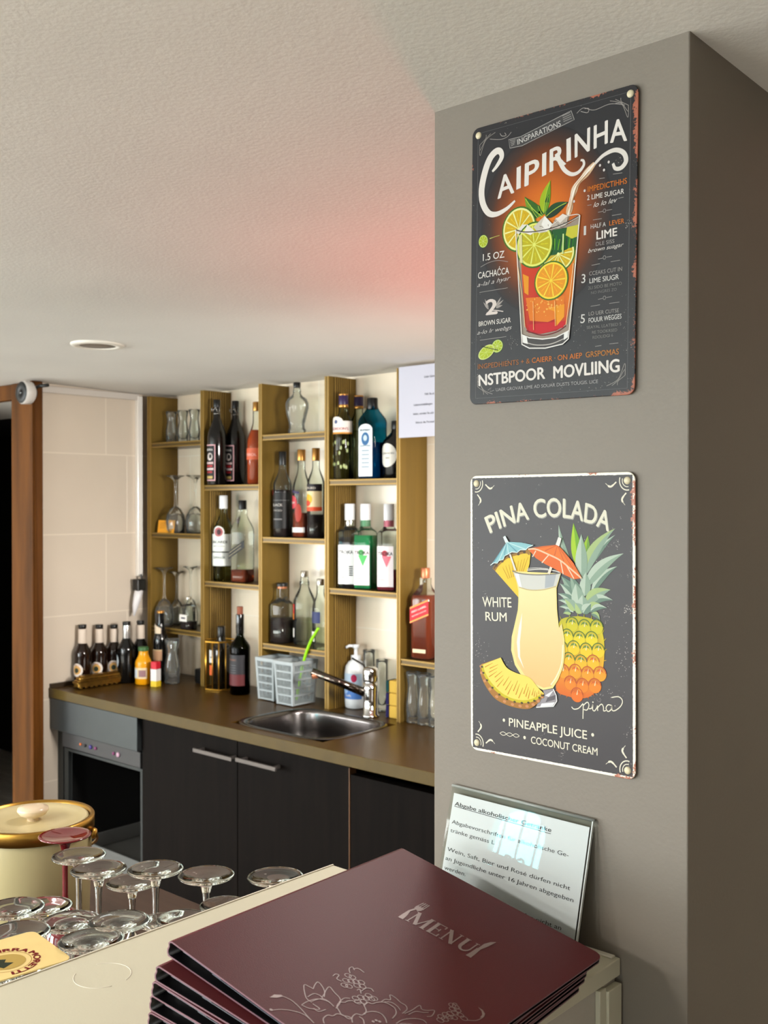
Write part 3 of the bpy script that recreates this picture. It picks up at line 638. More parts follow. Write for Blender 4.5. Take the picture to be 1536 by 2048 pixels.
# greens in the glass
A.poly(zz(z2, [(770, 150), (960, 120), (945, 300), (880, 330), (760, 340), (690, 370), (720, 260)]), (0.11, 0.33, 0.15), 10)
for k in range(16): x = 735+k*13; A.stroke(zz(z2, [(x, 170+random.uniform(0, 60)), (x-8+random.uniform(-8, 8), 300)]), 0.0009, random.choice([(0.20, 0.50, 0.16), (0.05, 0.20, 0.09), (0.45, 0.66, 0.20)]), 11)
A.poly(zz(z2, [(880, 130), (965, 110), (955, 200), (915, 215), (870, 190)]), (0.78, 0.76, 0.33), 11)
def pr(f, c, r): a_ = Vector(f(*c)); b_ = Vector(f(c[0]+r, c[1])); return (b_-a_).length
lime(A, z2(520, 145), pr(z2, (520, 145), 128), pr(z2, (520, 145), 128)*1.10, 12, 0.1, flesh=(0.82, 0.68, 0.07), n=10)
A.poly(zz(z2, [(500, 175), (545, 110), (590, 110), (640, 165), (560, 195)]), (0.88, 0.87, 0.85), 16)
lime(A, z2(636, 262), pr(z2, (636, 262), 140), pr(z2, (636, 262), 140)*1.05, 17, 0.3, pith=(0.90, 0.92, 0.52), flesh=(0.74, 0.70, 0.17), n=9)
lime(A, z2(815, 330), pr(z2, (815, 330), 125), pr(z2, (815, 330), 125)*0.95, 12, 0.12, flesh=(0.80, 0.68, 0.15), a0=pi+0.1, a1=2*pi+0.15, n=6)
lime(A, z2(762, 530), pr(z2, (762, 530), 128), pr(z2, (762, 530), 128)*0.98, 17, 0, pith=(0.96, 0.86, 0.40), flesh=(0.90, 0.60, 0.10), n=9)
# ice
for pts, c in (([(630, 130), (715, 45), (775, 110), (730, 165), (670, 175)], (0.80, 0.78, 0.74)), ([(715, 45), (775, 110), (730, 165), (690, 110)], (0.93, 0.92, 0.90)), ([(760, 130), (800, 60), (890, 40), (880, 110), (820, 140)], (0.72, 0.68, 0.64)), ([(560, 170), (585, 110), (640, 160), (610, 190)], (0.92, 0.91, 0.88)), ([(800, 70), (850, 30), (885, 45), (830, 100)], (0.90, 0.87, 0.84))):
    A.poly(zz(z2, pts), c, 22)
for k in range(14):
    x, y = random.uniform(650, 870), random.uniform(60, 150); A.stroke(zz(z2, [(x, y), (x+random.uniform(-30, 30), y+random.uniform(-25, 25))]), 0.0005, random.choice([(0.99, 0.98, 0.97), (0.35, 0.32, 0.30)]), 23)
# glass highlights and rim
rim = zz(z2, [(495, 150), (560, 166), (650, 162), (760, 140), (880, 95), (975, 42)]); A.stroke(spline(rim, 6), 0.0011, (0.30, 0.27, 0.25), 24); A.stroke([(p[0], p[1]-0.0010) for p in spline(rim, 6)], 0.0005, (0.93, 0.90, 0.86), 24)
A.stroke(spline(zz(z2, [(760, 120), (850, 60), (950, 35), (978, 42)]), 6), 0.0008, (0.9, 0.87, 0.84), 24)
A.stroke(zz(z2, [(497, 150), (525, 640), (545, 1005)]), 0.0011, (0.93, 0.91, 0.88), 24); A.stroke(zz(z2, [(978, 42), (952, 330), (925, 640), (893, 965)]), 0.0012, (0.93, 0.91, 0.88), 24)
A.stroke(zz(z2, [(515, 430), (545, 640), (568, 880)]), 0.0007, (0.95, 0.80, 0.62), 24); A.stroke(zz(z2, [(930, 400), (905, 640), (875, 860)]), 0.0009, (0.95, 0.80, 0.62), 24)
A.stroke(zz(z2, [(855, 180), (850, 330)]), 0.0018, (0.80, 0.88, 0.62), 24); A.stroke(zz(z2, [(628, 690), (632, 900)]), 0.0007, (0.98, 0.75, 0.55), 24); A.stroke(zz(z2, [(790, 680), (795, 870)]), 0.0007, (0.98, 0.80, 0.55), 24)
A.poly(zz(z2, [(520, 190), (545, 190), (550, 400), (530, 395)]), (0.86, 0.84, 0.62), 24)
bs = [(545, 935), (600, 958), (700, 968), (800, 955), (897, 905), (893, 965), (850, 1005), (720, 1036), (600, 1036), (545, 1008)]
A.poly(zz(z2, bs), (0.26, 0.25, 0.25), 24); A.stroke(zz(z2, bs), 0.0012, (0.93, 0.92, 0.91), 25, True)
A.stroke(spline(zz(z2, [(565, 990), (650, 1012), (760, 1005), (870, 960)]), 6), 0.0010, (0.72, 0.70, 0.68), 25); A.poly(zz(z2, [(548, 935), (580, 950), (590, 1005), (552, 995)]), (0.93, 0.93, 0.92), 25); A.poly(zz(z2, [(860, 925), (893, 908), (888, 955), (858, 975)]), (0.93, 0.93, 0.92), 25)
T.build('title_lettering', M_ink, t1); T = Art(T.place)
# lettering right column
def tx(f, s, a, b, h, c=WHT, off=0.0, sl=0.0): T.text(s, f(*a), f(*b), h*PX1*0.985, c, 5, off, sl)
def divider(y):
    A.stroke(zz(z2, [(1110, y+8), (1145, y)]), 0.0005, DIM, 4); A.stroke(zz(z2, [(1172, y-6), (1215, y-14)]), 0.0005, DIM, 4); A.stroke([(z2(1158, y-4)[0]+0.0016*cos(k), z2(1158, y-4)[1]+0.0019*sin(k)) for k in (0, 1.05, 2.1, 3.14, 4.2, 5.25)], 0.0005, DIM, 4, True)
for y in (10, 360, 662): divider(y)
for (x0, y0), (x1, y1) in (((1072, 75), (1138, 65)), ((1215, 42), (1285, 30)), ((1062, 415), (1125, 402)), ((1205, 388), (1275, 376)), ((1055, 722), (1125, 710)), ((1195, 700), (1270, 690)), ((1088, 1022), (1135, 1015)), ((1195, 1003), (1262, 996)), ((1120, -234), (1160, -240)), ((1222, -268), (1292, -278))): A.stroke(zz(z2, [(x0, y0), (x1, y1)]), 0.0005, DIM, 4)
tx(z1, 'IMPEDICTIHHS', (1034, 915), (1326, 850), 50, ORG, 0.006); tx(z1, '2 LIME SUIGAR', (1028, 976), (1305, 925), 44, WHT, 0.004); tx(z1, 'lo lo lev', (1075, 1030), (1255, 988), 44, WHT, -0.004, 0.4); A.stroke(zz(z1, [(1030, 1015), (1062, 1010)]), 0.0005, DIM, 4); A.stroke(zz(z1, [(1262, 962), (1302, 953)]), 0.0005, DIM, 4)
tx(z2, '1', (1003, 190), (1020, 187), 84, (0.80, 0.79, 0.78)); tx(z2, 'HALF A', (1055, 142), (1168, 122), 40, (0.82, 0.81, 0.80)); tx(z2, 'LEVER', (1195, 118), (1306, 98), 42, ORG, 0.01); tx(z2, 'LIME', (1100, 222), (1252, 192), 72, WHT, 0.02); tx(z2, 'DLE SISS', (1094, 270), (1232, 246), 34, DIM); tx(z2, 'brown suagar', (1035, 322), (1302, 272), 36, WHT, -0.004, 0.4)
tx(z2, '3', (985, 548), (1014, 545), 80, (0.85, 0.84, 0.83)); tx(z2, 'CCEAKS CUT IN', (1044, 492), (1290, 455), 36, DIM); tx(z2, 'LIME SIUGR', (1046, 550), (1266, 517), 44, (0.86, 0.85, 0.84), 0.004); tx(z2, '2LI SIDO BE MOTO', (1036, 597), (1288, 560), 28, (0.50, 0.49, 0.48)); tx(z2, 'NO INGRES ZO', (1058, 632), (1250, 604), 26, (0.46, 0.45, 0.45))
tx(z2, '5', (978, 848), (1010, 846), 80, (0.85, 0.84, 0.83)); tx(z2, 'LO UER CUTSE', (1040, 792), (1266, 765), 34, DIM); tx(z2, 'FOUUR WEGGES', (1040, 845), (1286, 812), 42, (0.86, 0.85, 0.84), 0.004); tx(z2, 'SEAYAL LLATBED S', (1025, 892), (1284, 864), 26, (0.50, 0.49, 0.48)); tx(z2, 'RE TOOKRSED', (1066, 928), (1254, 908), 26, (0.50, 0.49, 0.48)); tx(z2, 'RDOLIDGI 6', (1070, 966), (1222, 948), 26, (0.50, 0.49, 0.48))
T.build('recipe_lettering', M_ink, t1); T = Art(T.place)
# left column
lime(A, z2(250, 235), 0.0062, 0.0070, 3, 0.2, peel=(0.45, 0.62, 0.16), pith=(0.86, 0.90, 0.60), flesh=(0.66, 0.72, 0.24), n=8); A.stroke(zz(z2, [(298, 215), (330, 203), (372, 190)]), [0.0012, .0006, .0006], (0.70, 0.72, 0.40), 3)
tx(z2, '1.5 OZ', (248, 382), (408, 355), 66, WHT, 0.006); A.stroke(spline(zz(z2, [(230, 428), (290, 395), (360, 378), (435, 388)]), 6), 0.0005, DIM, 3)
tx(z2, 'CACHAĆCA', (212, 516), (443, 476), 62, WHT, 0.010); tx(z2, 'a-lal a hyar', (206, 578), (455, 522), 42, (0.80, 0.78, 0.77), -0.004, 0.4); A.stroke(zz(z2, [(222, 618), (433, 583)]), 0.0005, DIM, 3)
tx(z2, '2', (272, 786), (352, 776), 145, (0.86, 0.82, 0.80), 0.03)
for k, (bx, by, tx_, ty_) in enumerate(((292, 745, 250, 690), (290, 740, 262, 665), (345, 730, 402, 672), (345, 735, 395, 712), (345, 725, 385, 650))): leaf(A, z2(bx, by), z2(tx_, ty_), 0.0012, (0.68, 0.65, 0.63), (0.55, 0.53, 0.52), 3)
A.stroke(spline(zz(z2, [(275, 780), (320, 752), (400, 760)]), 6), [0.0022]*6+[0.001]*7, (0.86, 0.82, 0.80), 4)
tx(z2, 'BROWN SUGAR', (217, 872), (456, 840), 46, WHT, 0.008); tx(z2, 'a-lo lr webgs', (205, 935), (465, 892), 40, (0.80, 0.78, 0.77), -0.004, 0.4); A.stroke(zz(z2, [(225, 976), (422, 948)]), 0.0005, DIM, 3)
lime(A, z2(355, 1020), 0.0075, 0.0070, 3, 0.3, peel=(0.42, 0.60, 0.18), pith=(0.86, 0.90, 0.62), flesh=(0.66, 0.74, 0.26)); lime(A, z2(275, 1065), 0.0115, 0.0068, 9, 0.45, peel=(0.86, 0.90, 0.62), pith=(0.80, 0.86, 0.48), flesh=(0.68, 0.74, 0.28), n=8); A.stroke(zz(z2, [(230, 1020), (360, 1050)]), 0.0007, (0.2, 0.22, 0.1), 14)
T.build('recipe_lettering', M_ink, t1); T = Art(T.place)
# bottom
tx(z2, 'INGPEDHIENTS + &', (210, 1192), (600, 1148), 48, (0.62, 0.40, 0.24), 0.006); tx(z2, 'CAIERR · ON AIEP', (615, 1146), (990, 1108), 48, ORG, 0.006); tx(z2, 'GRSPOMAS', (1018, 1105), (1266, 1080), 50, (0.74, 0.50, 0.28), 0.006)
tx(z2, 'NSTBPOOR', (218, 1318), (712, 1262), 108, WHT, 0.030); tx(z2, 'MOVLIING', (778, 1262), (1270, 1210), 112, WHT, 0.030)
tx(z2, 'UAER·GROVAR LIME AD SOUAR DUSTS TOUGIS. LICE', (345, 1358), (1110, 1296), 31, (0.66, 0.65, 0.65)); A.stroke(zz(z2, [(285, 1350), (310, 1330), (300, 1362), (330, 1350)]), 0.0005, DIM, 3)
for k in range(150):
    x, y = random.choice([(random.gauss(480, 25), random.gauss(985, 30)), (random.gauss(950, 40), random.gauss(930, 60)), (random.gauss(1310, 18), random.gauss(800, 120)), (random.gauss(1110, 60), random.gauss(1300, 45)), (random.gauss(200, 25), random.gauss(1200, 70)), (random.uniform(200, 1300), random.uniform(0, 1380))]); p_ = z2(x, y)
    if abs(p_[0]) < 0.094 and abs(p_[1]) < 0.144: A.disc(p_, *(2*[random.uniform(.00015, .0005)]), random.choice([DIM, (0.5, 0.49, 0.48)]), 2, 6)
A.build('printed_artwork', M_ink, t1); T.build('footer_lettering', M_ink, t1)

# ---- the pina colada sign
M_p2 = sign_plate_mat('weathered charcoal sign metal', (0.215, 0.198, 0.208), (0.90, 0.88, 0.82), (0.66, 0.42, 0.34), -0.0022, 1.0, 0.065)
t2, U2, A, T = sign('cocktail_sign', 'charcoal metal sign with pineapple and creamy cocktail, the lower of two on the pillar', -0.5979, 1.43, 0.2064, M_p2, M_screw)
def z3(x, y): return U2(900+x/3.746, 920+y/3.746)
def z4(x, y): return U2(900+x/3.746, 1220+y/3.746)
# corner scrolls
for sx_, sz_ in ((-1, -1), (1, -1), (-1, 1), (1, 1)):
    c = (sx_*0.0915, sz_*0.1415)
    for k, (rr, ww) in enumerate(((0.0055, 0.0008), (0.0085, 0.0011))):
        A.stroke([(c[0]-sx_*rr*cos(tt), c[1]-sz_*rr*1.1*sin(tt)) for tt in [i*pi/2/8-0.35 for i in range(12)]], ww, CRM, 2)
    for d_ in ((1, 0.1), (0.1, 1)):
        A.stroke(spline([(c[0]-sx_*0.012*d_[0], c[1]-sz_*0.012*d_[1]), (c[0]-sx_*(0.018*d_[0]+0.004*d_[1]), c[1]-sz_*(0.018*d_[1]+0.004*d_[0])), (c[0]-sx_*(0.024*d_[0]), c[1]-sz_*(0.024*d_[1]))], 6), [0.0014]*4+[0.0020]*5+[0.0005]*4, CRM, 2)
# arched title
def q3(p0, p1, p2, t): return p0*(1-t)*(1-2*t)+p1*4*t*(1-t)+p2*t*(2*t-1)
B0 = [Vector(z3(*p)) for p in ((303, 545), (745, 425), (1188, 535))]; B1 = [Vector(z3(*p)) for p in ((240, 380), (735, 226), (1222, 342))]
vs, fs, _ = text_polys('PINA COLADA', 0.022)
T.mapped(vs, fs, lambda x, y: q3(*B0, x)*(1-y)+q3(*B1, x)*y, (0.90, 0.89, 0.82), 5)
vs2, fs2, _ = text_polys('PINA COLADA', 0.034)
T.mapped(vs2, fs2, lambda x, y: q3(*B0, x)*(1-y)+q3(*B1, x)*y+Vector((0.0006, -0.0008)), (0.60, 0.60, 0.58), 3)
T.build('title_lettering', M_ink, t2); T = Art(T.place)
for x in (0.03, 0.115, 0.15, 0.21, 0.26, 0.33, 0.40, 0.58, 0.63, 0.70, 0.77, 0.81, 0.93): pass
for i, (s, a, b, h) in enumerate((('WHITE', (246, 1098), (462, 1104), 96), ('RUM', (268, 1202), (426, 1210), 86))): T.text(s, z3(*a), z3(*b), h*PX1*0.98, CRM, 5, 0.010)
T.build('ingredient_lettering', M_ink, t2); T = Art(T.place)
T.text('PINEAPPLE JUICE', z4(443, 868), z4(1027, 968), 79*PX1*0.98, CRM, 5, 0.010); T.text('COCONUT CREAM', z4(608, 998), z4(1106, 1090), 68*PX1*0.98, CRM, 5, 0.008)
for p in ((405, 825), (1070, 935), (560, 955)): T.disc(z4(*p), 0.0016, 0.0018, CRM, 5, 14)
for ph in (0, pi): A.stroke([z4(375+145*k/30, 922+22*k/30+13*sin(2*pi*k/20+ph)) for k in range(31)], 0.0006, CRM, 3)
T.build('ingredient_lettering', M_ink, t2); T = Art(T.place)
# 'pina' in hand lettering
for pts in ([(912, 725), (930, 742), (965, 735), (998, 700)], [(1000, 705), (997, 815)], [(1000, 715), (1030, 690), (1042, 715), (1028, 748), (1003, 745)], [(1042, 740), (1062, 735), (1072, 710), (1070, 745), (1085, 755), (1105, 725)], [(1105, 715), (1108, 755)], [(1108, 730), (1135, 705), (1150, 725), (1152, 755), (1170, 752)], [(1212, 715), (1185, 710), (1170, 735), (1185, 760), (1208, 745), (1215, 715), (1216, 750), (1240, 752), (1280, 720), (1293, 680), (1265, 650), (1212, 655)]):
    T.stroke(spline(zz(z4, pts), 7), 0.0010, CRM, 5)
T.disc(z4(1072, 690), 0.0008, 0.0008, CRM, 5, 10)
# pineapple crown
def crown(b, t, w, c1, c2, L, bend=0.05): leaf(A, z3(*b), z3(*t), w, c1, c2, L, bend, 12, None)
GR1, GR2, GR3, GR4 = (0.72, 0.78, 0.72), (0.56, 0.65, 0.58), (0.42, 0.52, 0.46), (0.66, 0.74, 0.52)
for b_, t_, w_, c1, c2, L_, bd in (
    ((960, 800), (925, 472), 0.0058, (0.66, 0.80, 0.22), (0.45, 0.66, 0.16), 3, 0.0), ((1010, 760), (1035, 565), 0.0045, (0.60, 0.74, 0.26), (0.42, 0.58, 0.24), 3, 0.0),
    ((930, 860), (815, 485), 0.0040, GR1, GR2, 3, 0.06), ((1000, 880), (1240, 512), 0.0065, GR4, GR2, 4, 0.10), ((1030, 820), (1240, 560), 0.0035, GR1, GR3, 3, 0.06),
    ((1010, 960), (1302, 700), 0.0062, GR1, GR2, 5, 0.09), ((1060, 1000), (1255, 797), 0.0045, GR1, GR3, 5, 0.10), ((985, 900), (985, 555), 0.0070, GR1, GR2, 6, 0.0),
    ((950, 1050), (835, 870), 0.0055, GR2, GR3, 6, -0.05), ((950, 1080), (825, 925), 0.0050, GR1, GR3, 7, -0.08), ((980, 1060), (900, 860), 0.0055, GR2, GR3, 7, -0.03), ((1010, 1020), (1020, 840), 0.0065, GR1, GR2, 7, 0.0),
    ((1010, 1080), (1205, 972), 0.0062, GR4, GR2, 8, 0.10), ((1020, 1090), (1222, 1050), 0.0045, GR1, GR3, 8, 0.14), ((950, 1110), (810, 1000), 0.0042, GR1, GR3, 8, -0.12), ((950, 1120), (812, 1050), 0.0036, GR1, GR3, 8, -0.14),
    ((970, 1100), (945, 925), 0.0075, GR1, GR2, 9, 0.0), ((1000, 1110), (995, 1010), 0.0060, GR1, GR2, 10, 0.0), ((940, 1130), (860, 1040), 0.0050, GR4, GR2, 10, -0.1), ((1040, 1130), (1130, 1080), 0.0050, GR4, GR3, 10, 0.1),
    ((1050, 1140), (1180, 1110), 0.0032, GR1, GR3, 10, 0.16), ((930, 1140), (820, 1100), 0.0030, GR1, GR3, 10, -0.16), ((1060, 1150), (1125, 1200), 0.0030, GR4, GR3, 10, 0.2), ((910, 1150), (850, 1150), 0.0030, GR4, GR3, 10, -0.2), ((990, 1150), (940, 1070), 0.0055, GR4, GR2, 11, -0.05), ((1000, 1150), (1060, 1075), 0.0052, GR1, GR3, 11, 0.05)):
    crown(b_, t_, w_, c1, c2, L_, bd)
# fruit
fo = spline(zz(z4, [(960, 45), (1060, 65), (1125, 120), (1155, 230), (1155, 380), (1130, 520), (1075, 630), (990, 662), (880, 645), (800, 600), (800, 450), (815, 300), (810, 170), (835, 70), (960, 45)]), 6)[:-1]
zt_, zb_ = z4(980, 45)[1], z4(980, 662)[1]
def fruit_c(v):
    k = min(1, max(0, (zt_-v)/(zt_-zb_))); st_ = [(0.72, 0.70, 0.20), (0.84, 0.78, 0.28), (0.90, 0.74, 0.34), (0.90, 0.56, 0.24), (0.86, 0.42, 0.16)]
    i = min(3, int(k*4)); f = k*4-i; return tuple(st_[i][j]*(1-f)+st_[i+1][j]*f for j in range(3))
cen = z4(985, 350)
A.grad(fo, [fruit_c(p[1]) for p in fo], 6)
for r_ in range(7):
    for c_ in range(5):
        x = 825+c_*92-(r_ % 2)*44+r_*6; y = 105+r_*88+c_*10-(c_ % 2)*8
        if not (812 < x < 1158 and y < 645): continue
        if ((x-985)/172)**2+((y-350)/312)**2 > 1.02: continue
        c0 = z4(x, y); k = (y-60)/600; ec = (0.30, 0.42, 0.14) if k < 0.55 else (0.74, 0.32, 0.12)
        A.disc(c0, 0.0074, 0.0076, [v*0.93 for v in fruit_c(c0[1])], 7, 20); A.disc((c0[0], c0[1]-0.0014), 0.0066, 0.0058, [min(1, v*1.06) for v in fruit_c(c0[1])], 8, 20)
        A.stroke([(c0[0]+0.0070*cos(tt), c0[1]+0.0072*sin(tt)) for tt in [0.1+i*(pi-0.2)/10 for i in range(11)]], 0.0010, ec, 9)
        A.stroke([(c0[0]+0.0045*cos(tt), c0[1]+0.0045*sin(tt)-.0008) for tt in [0.4+i*(pi-0.8)/8 for i in range(9)]], [0.0003, 0.0008, .0016, .0022, .0024, .0022, .0016, .0008, .0003], (0.42, 0.52, 0.22) if k < 0.55 else (0.84, 0.42, 0.18), 9)
        A.stroke([c0, (c0[0]+0.001, c0[1]+0.005)], [0.0012, 0.0003], (0.95, 0.90, 0.72), 10)
for i in range(0, len(fo), 3):
    a_ = Vector(fo[i]); d_ = (a_-Vector(cen)).normalized(); A.stroke([a_, a_+d_*0.003+Vector((0, 0.001))], [0.0010, 0.0002], [v*0.9 for v in fruit_c(a_[1])], 6)
# pineapple wedge behind the glass rim
A.poly(zz(z3, [(330, 818), (352, 775), (430, 712), (500, 690), (575, 678), (607, 700), (598, 780), (580, 845), (515, 1028)]), (0.93, 0.80, 0.36), 12)
A.stroke(spline(zz(z3, [(332, 822), (365, 775), (430, 722), (500, 698), (570, 684), (604, 700)]), 6), [0.0045]*31, (0.62, 0.46, 0.20), 13); A.stroke(spline(zz(z3, [(330, 815), (370, 765), (440, 712), (505, 690), (570, 678)]), 6), 0.0016, (0.35, 0.24, 0.12), 14)
for k in range(9): A.stroke(zz(z3, [(395+k*24, 800-k*9), (440+k*13, 890-k*5)]), [0.0004, 0.0010], (0.80, 0.62, 0.16), 14)
for x, y in ((350, 790), (395, 758), (450, 725), (560, 690), (515, 705)): A.disc(z3(x, y), 0.0018, 0.0014, (0.30, 0.20, 0.10), 15, 10)
# hurricane glass
gp = zz(z3, [(475, 832), (835, 850), (802, 960), (806, 1120), (822, 1270)])+zz(z4, [(840, 100), (862, 220), (864, 330), (850, 430), (815, 520), (775, 585), (700, 598), (620, 560), (545, 500), (490, 410), (462, 300), (466, 200), (490, 100), (512, 0)])+zz(z3, [(516, 1060), (516, 980), (500, 900)])
A.poly(gp, (0.94, 0.88, 0.62), 16)
lqp = zz(z3, [(522, 950), (560, 968), (640, 972), (740, 962), (797, 945), (800, 1120), (815, 1270)])+zz(z4, [(832, 110), (850, 220), (852, 330), (836, 430), (800, 510), (762, 570), (705, 582), (630, 545), (560, 480), (508, 400), (484, 300), (488, 200), (508, 100), (524, 0)])
vt, vb = z3(640, 950)[1], z4(700, 582)[1]
cm = z4(660, 250)
def lqc(p): k = min(1, max(0, (vt-p[1])/(vt-vb))); return (0.955-0.01*k, 0.90-0.13*k, 0.70-0.14*k)
A.grad(lqp, [lqc(p) for p in lqp], 17)
A.poly(zz(z3, [(480, 845), (560, 858), (700, 862), (832, 855), (800, 945), (740, 962), (640, 972), (560, 968), (520, 950)]), (0.82, 0.82, 0.80), 18)
A.poly(zz(z3, [(720, 862), (800, 858), (780, 945), (715, 960)]), (0.68, 0.70, 0.72), 19); A.poly(zz(z3, [(490, 850), (520, 850), (545, 960), (522, 950)]), (0.93, 0.94, 0.94), 19)
A.stroke(spline(zz(z3, [(472, 830), (530, 850), (650, 860), (780, 855), (836, 845)]), 6), 0.0012, (0.50, 0.48, 0.46), 20); A.stroke(spline(zz(z3, [(580, 825), (680, 818), (780, 828), (836, 845)]), 6), 0.0010, (0.85, 0.84, 0.82), 16); A.stroke(spline(zz(z3, [(585, 812), (660, 808), (740, 815)]), 5), 0.0006, (0.85, 0.84, 0.82), 16)
A.stroke(spline(zz(z3, [(522, 952), (600, 973), (700, 972), (797, 947)]), 6), 0.0012, (0.78, 0.72, 0.55), 20)
hl = zz(z4, [(545, 20), (520, 130), (505, 240), (515, 350), (560, 440), (530, 350), (528, 240), (540, 130)]); A.poly(hl, (0.975, 0.965, 0.90), 19)
A.stroke(spline(zz(z4, [(850, 260), (840, 400), (800, 500), (760, 560)]), 6), 0.0014, (0.98, 0.94, 0.80), 19)
A.poly(zz(z4, [(700, 600), (778, 590), (800, 640), (805, 680), (780, 720), (650, 728), (660, 690), (712, 640)]), (0.60, 0.58, 0.60), 16)
for i, pts in enumerate(([(715, 640), (780, 600), (745, 650)], [(690, 700), (790, 690), (775, 715), (680, 722)], [(735, 655), (795, 635), (790, 670), (720, 690)])): A.poly(zz(z4, pts), (0.92, 0.92, 0.93) if i < 2 else (0.38, 0.36, 0.38), 17)
A.stroke(zz(z4, [(778, 590), (800, 640), (805, 680), (780, 720), (650, 728)]), 0.0010, (0.93, 0.93, 0.93), 18)
# big pineapple slice, front left
sl_o = spline(zz(z4, [(238, 405), (232, 470), (270, 565), (340, 660), (430, 710), (520, 735), (600, 738), (660, 700), (706, 640)]), 6); sl_i = spline(zz(z4, [(710, 625), (660, 575), (600, 505), (500, 470), (430, 430), (385, 355)]), 6)
A.poly(sl_o+sl_i, (0.66, 0.47, 0.26), 21)
sl_m = spline(zz(z4, [(245, 410), (262, 470), (310, 550), (385, 625), (470, 670), (550, 685), (620, 675), (680, 645), (702, 632)]), 6)
A.poly(sl_m+sl_i, (0.95, 0.86, 0.48), 22); A.stroke(sl_m, 0.0030, (0.80, 0.74, 0.25), 23)
for i in range(3, len(sl_m)-3, 2):
    a_ = Vector(sl_m[i]); b_ = Vector(sl_i[-1-int(i*len(sl_i)/len(sl_m))]); A.stroke([a_+(b_-a_)*(0.12+0.1*(i % 3)), a_+(b_-a_)*(0.55+0.1*(i % 3))], [0.0010, 0.0003], (0.80, 0.54, 0.16) if i % 4 else (0.86, 0.64, 0.24), 24)
for i in range(2, len(sl_o)-2, 4): A.disc((sl_o[i]+(Vector(sl_m[i])-sl_o[i])*0.8), 0.0016, 0.0012, (0.30, 0.26, 0.10), 24, 10); A.disc((sl_o[i]+(Vector(sl_m[i])-sl_o[i])*0.35), 0.0022, 0.0016, (0.80, 0.58, 0.42), 23, 10)
# paper umbrellas
A.stroke(zz(z3, [(455, 705), (497, 828)]), 0.0022, (0.88, 0.86, 0.82), 25); A.stroke(zz(z3, [(412, 572), (436, 622)]), [0.0032, 0.0042], (0.88, 0.92, 0.92), 27)
bl_ = [(310, 788), (370, 712), (432, 612), (540, 618), (630, 637), (590, 655), (575, 672), (535, 672), (510, 692), (470, 688), (440, 705), (415, 718), (405, 745), (375, 752), (360, 772), (335, 770)]
A.poly(zz(z3, bl_), (0.58, 0.77, 0.80), 26)
for i, p in enumerate(((330, 772), (375, 752), (410, 735), (445, 705), (510, 690), (575, 670))): A.stroke(zz(z3, [(432, 615), p]), [0.0006, 0.0014], (0.76, 0.88, 0.89) if i % 2 else (0.42, 0.62, 0.68), 27)
A.stroke(zz(z3, bl_[4:]+[bl_[0]]), 0.0009, (0.85, 0.92, 0.92), 28)
A.stroke(zz(z3, [(790, 735), (745, 852)]), 0.0030, (0.93, 0.88, 0.82), 25); A.stroke(zz(z3, [(830, 582), (812, 640)]), [0.0040, 0.0046], (0.93, 0.92, 0.90), 29)
or_ = [(588, 664), (700, 645), (812, 634), (860, 685), (930, 770), (995, 885), (935, 893), (860, 858), (790, 815), (720, 780), (650, 735)]
A.poly(zz(z3, or_), (0.89, 0.46, 0.27), 26); A.poly(zz(z3, [(588, 664), (700, 645), (812, 634), (995, 885), (890, 790), (800, 735), (690, 685)]), (0.92, 0.53, 0.33), 27)
A.stroke(spline(zz(z3, [(592, 668), (650, 668), (740, 705), (830, 750), (910, 815), (992, 885)]), 6), 0.0016, (0.95, 0.80, 0.68), 28)
for a_, b_ in (((650, 680), (625, 725)), ((745, 712), (695, 770)), ((835, 755), (855, 855)), ((880, 790), (935, 888))): A.stroke(zz(z3, [a_, b_]), 0.0012, (0.95, 0.84, 0.74), 28)
for p in ((650, 658), (720, 680), (790, 715), (860, 760), (930, 815)): A.stroke(zz(z3, [(812, 636), p]), [0.0005, 0.0011], (0.80, 0.38, 0.20), 28)
for k in range(260):
    x, y = random.choice([(random.uniform(180, 1330), random.uniform(420, 760)), (random.gauss(1180, 30), random.gauss(1150, 60)), (random.gauss(215, 35), random.gauss(1420, 60)), (random.gauss(1300, 30), random.gauss(1500, 150)), (random.gauss(330, 60), random.gauss(1560, 50)), (random.gauss(1150, 70), random.gauss(1760, 45))]); p_ = U2(900+x/3.746, 920+y/3.746)
    if abs(p_[0]) < 0.094 and abs(p_[1]) < 0.144: A.disc(p_, *(2*[random.uniform(.00015, .0006)]), random.choice([(0.70, 0.67, 0.66), (0.6, 0.57, 0.57)]), 2, 6)
A.build('printed_artwork', M_ink, t2); T.build('script_lettering', M_ink, t2)

# ================================================================== ACRYLIC SIGN LEANING ON THE PILLAR
TLc, TRc, BLc = Vector((-0.723, 0.9195, 1.2365)), Vector((-0.543, 0.9195, 1.2335)), Vector((-0.725, 0.8875, 1.1035))
e1 = (TRc-TLc).normalized(); e2 = (TLc-BLc); SHt = e2.length; e2 = (e2-e1*e2.dot(e1)).normalized(); e3 = e1.cross(e2); SW = (TRc-TLc).length
def frame(o, O, a, b, n): o.matrix_world = Matrix(((a.x, b.x, n.x, O.x), (a.y, b.y, n.y, O.y), (a.z, b.z, n.z, O.z), (0, 0, 0, 1)))
sg = thing('table_sign', 'clear acrylic holder with a printed white notice, leaning on the pillar behind the menus', 'notice')
frame(sg, BLc, e1, e2, e3)
M_acr = mat('clear acrylic', (1, 1, 1), 0.02, trans=1.0, ior=1.49)
M_acrf = thin_glass('acrylic sheet', (0.99, 0.995, 0.99), 0.19, 0.008)
M_paper = mat('white paper', (0.86, 0.87, 0.885), 0.7, spec=0.2)
pin = 0.0030
MB().box(0.004, SW-0.004, 0.004, SHt-0.0085, -0.0006, -0.0003).build('paper', M_paper, sg)
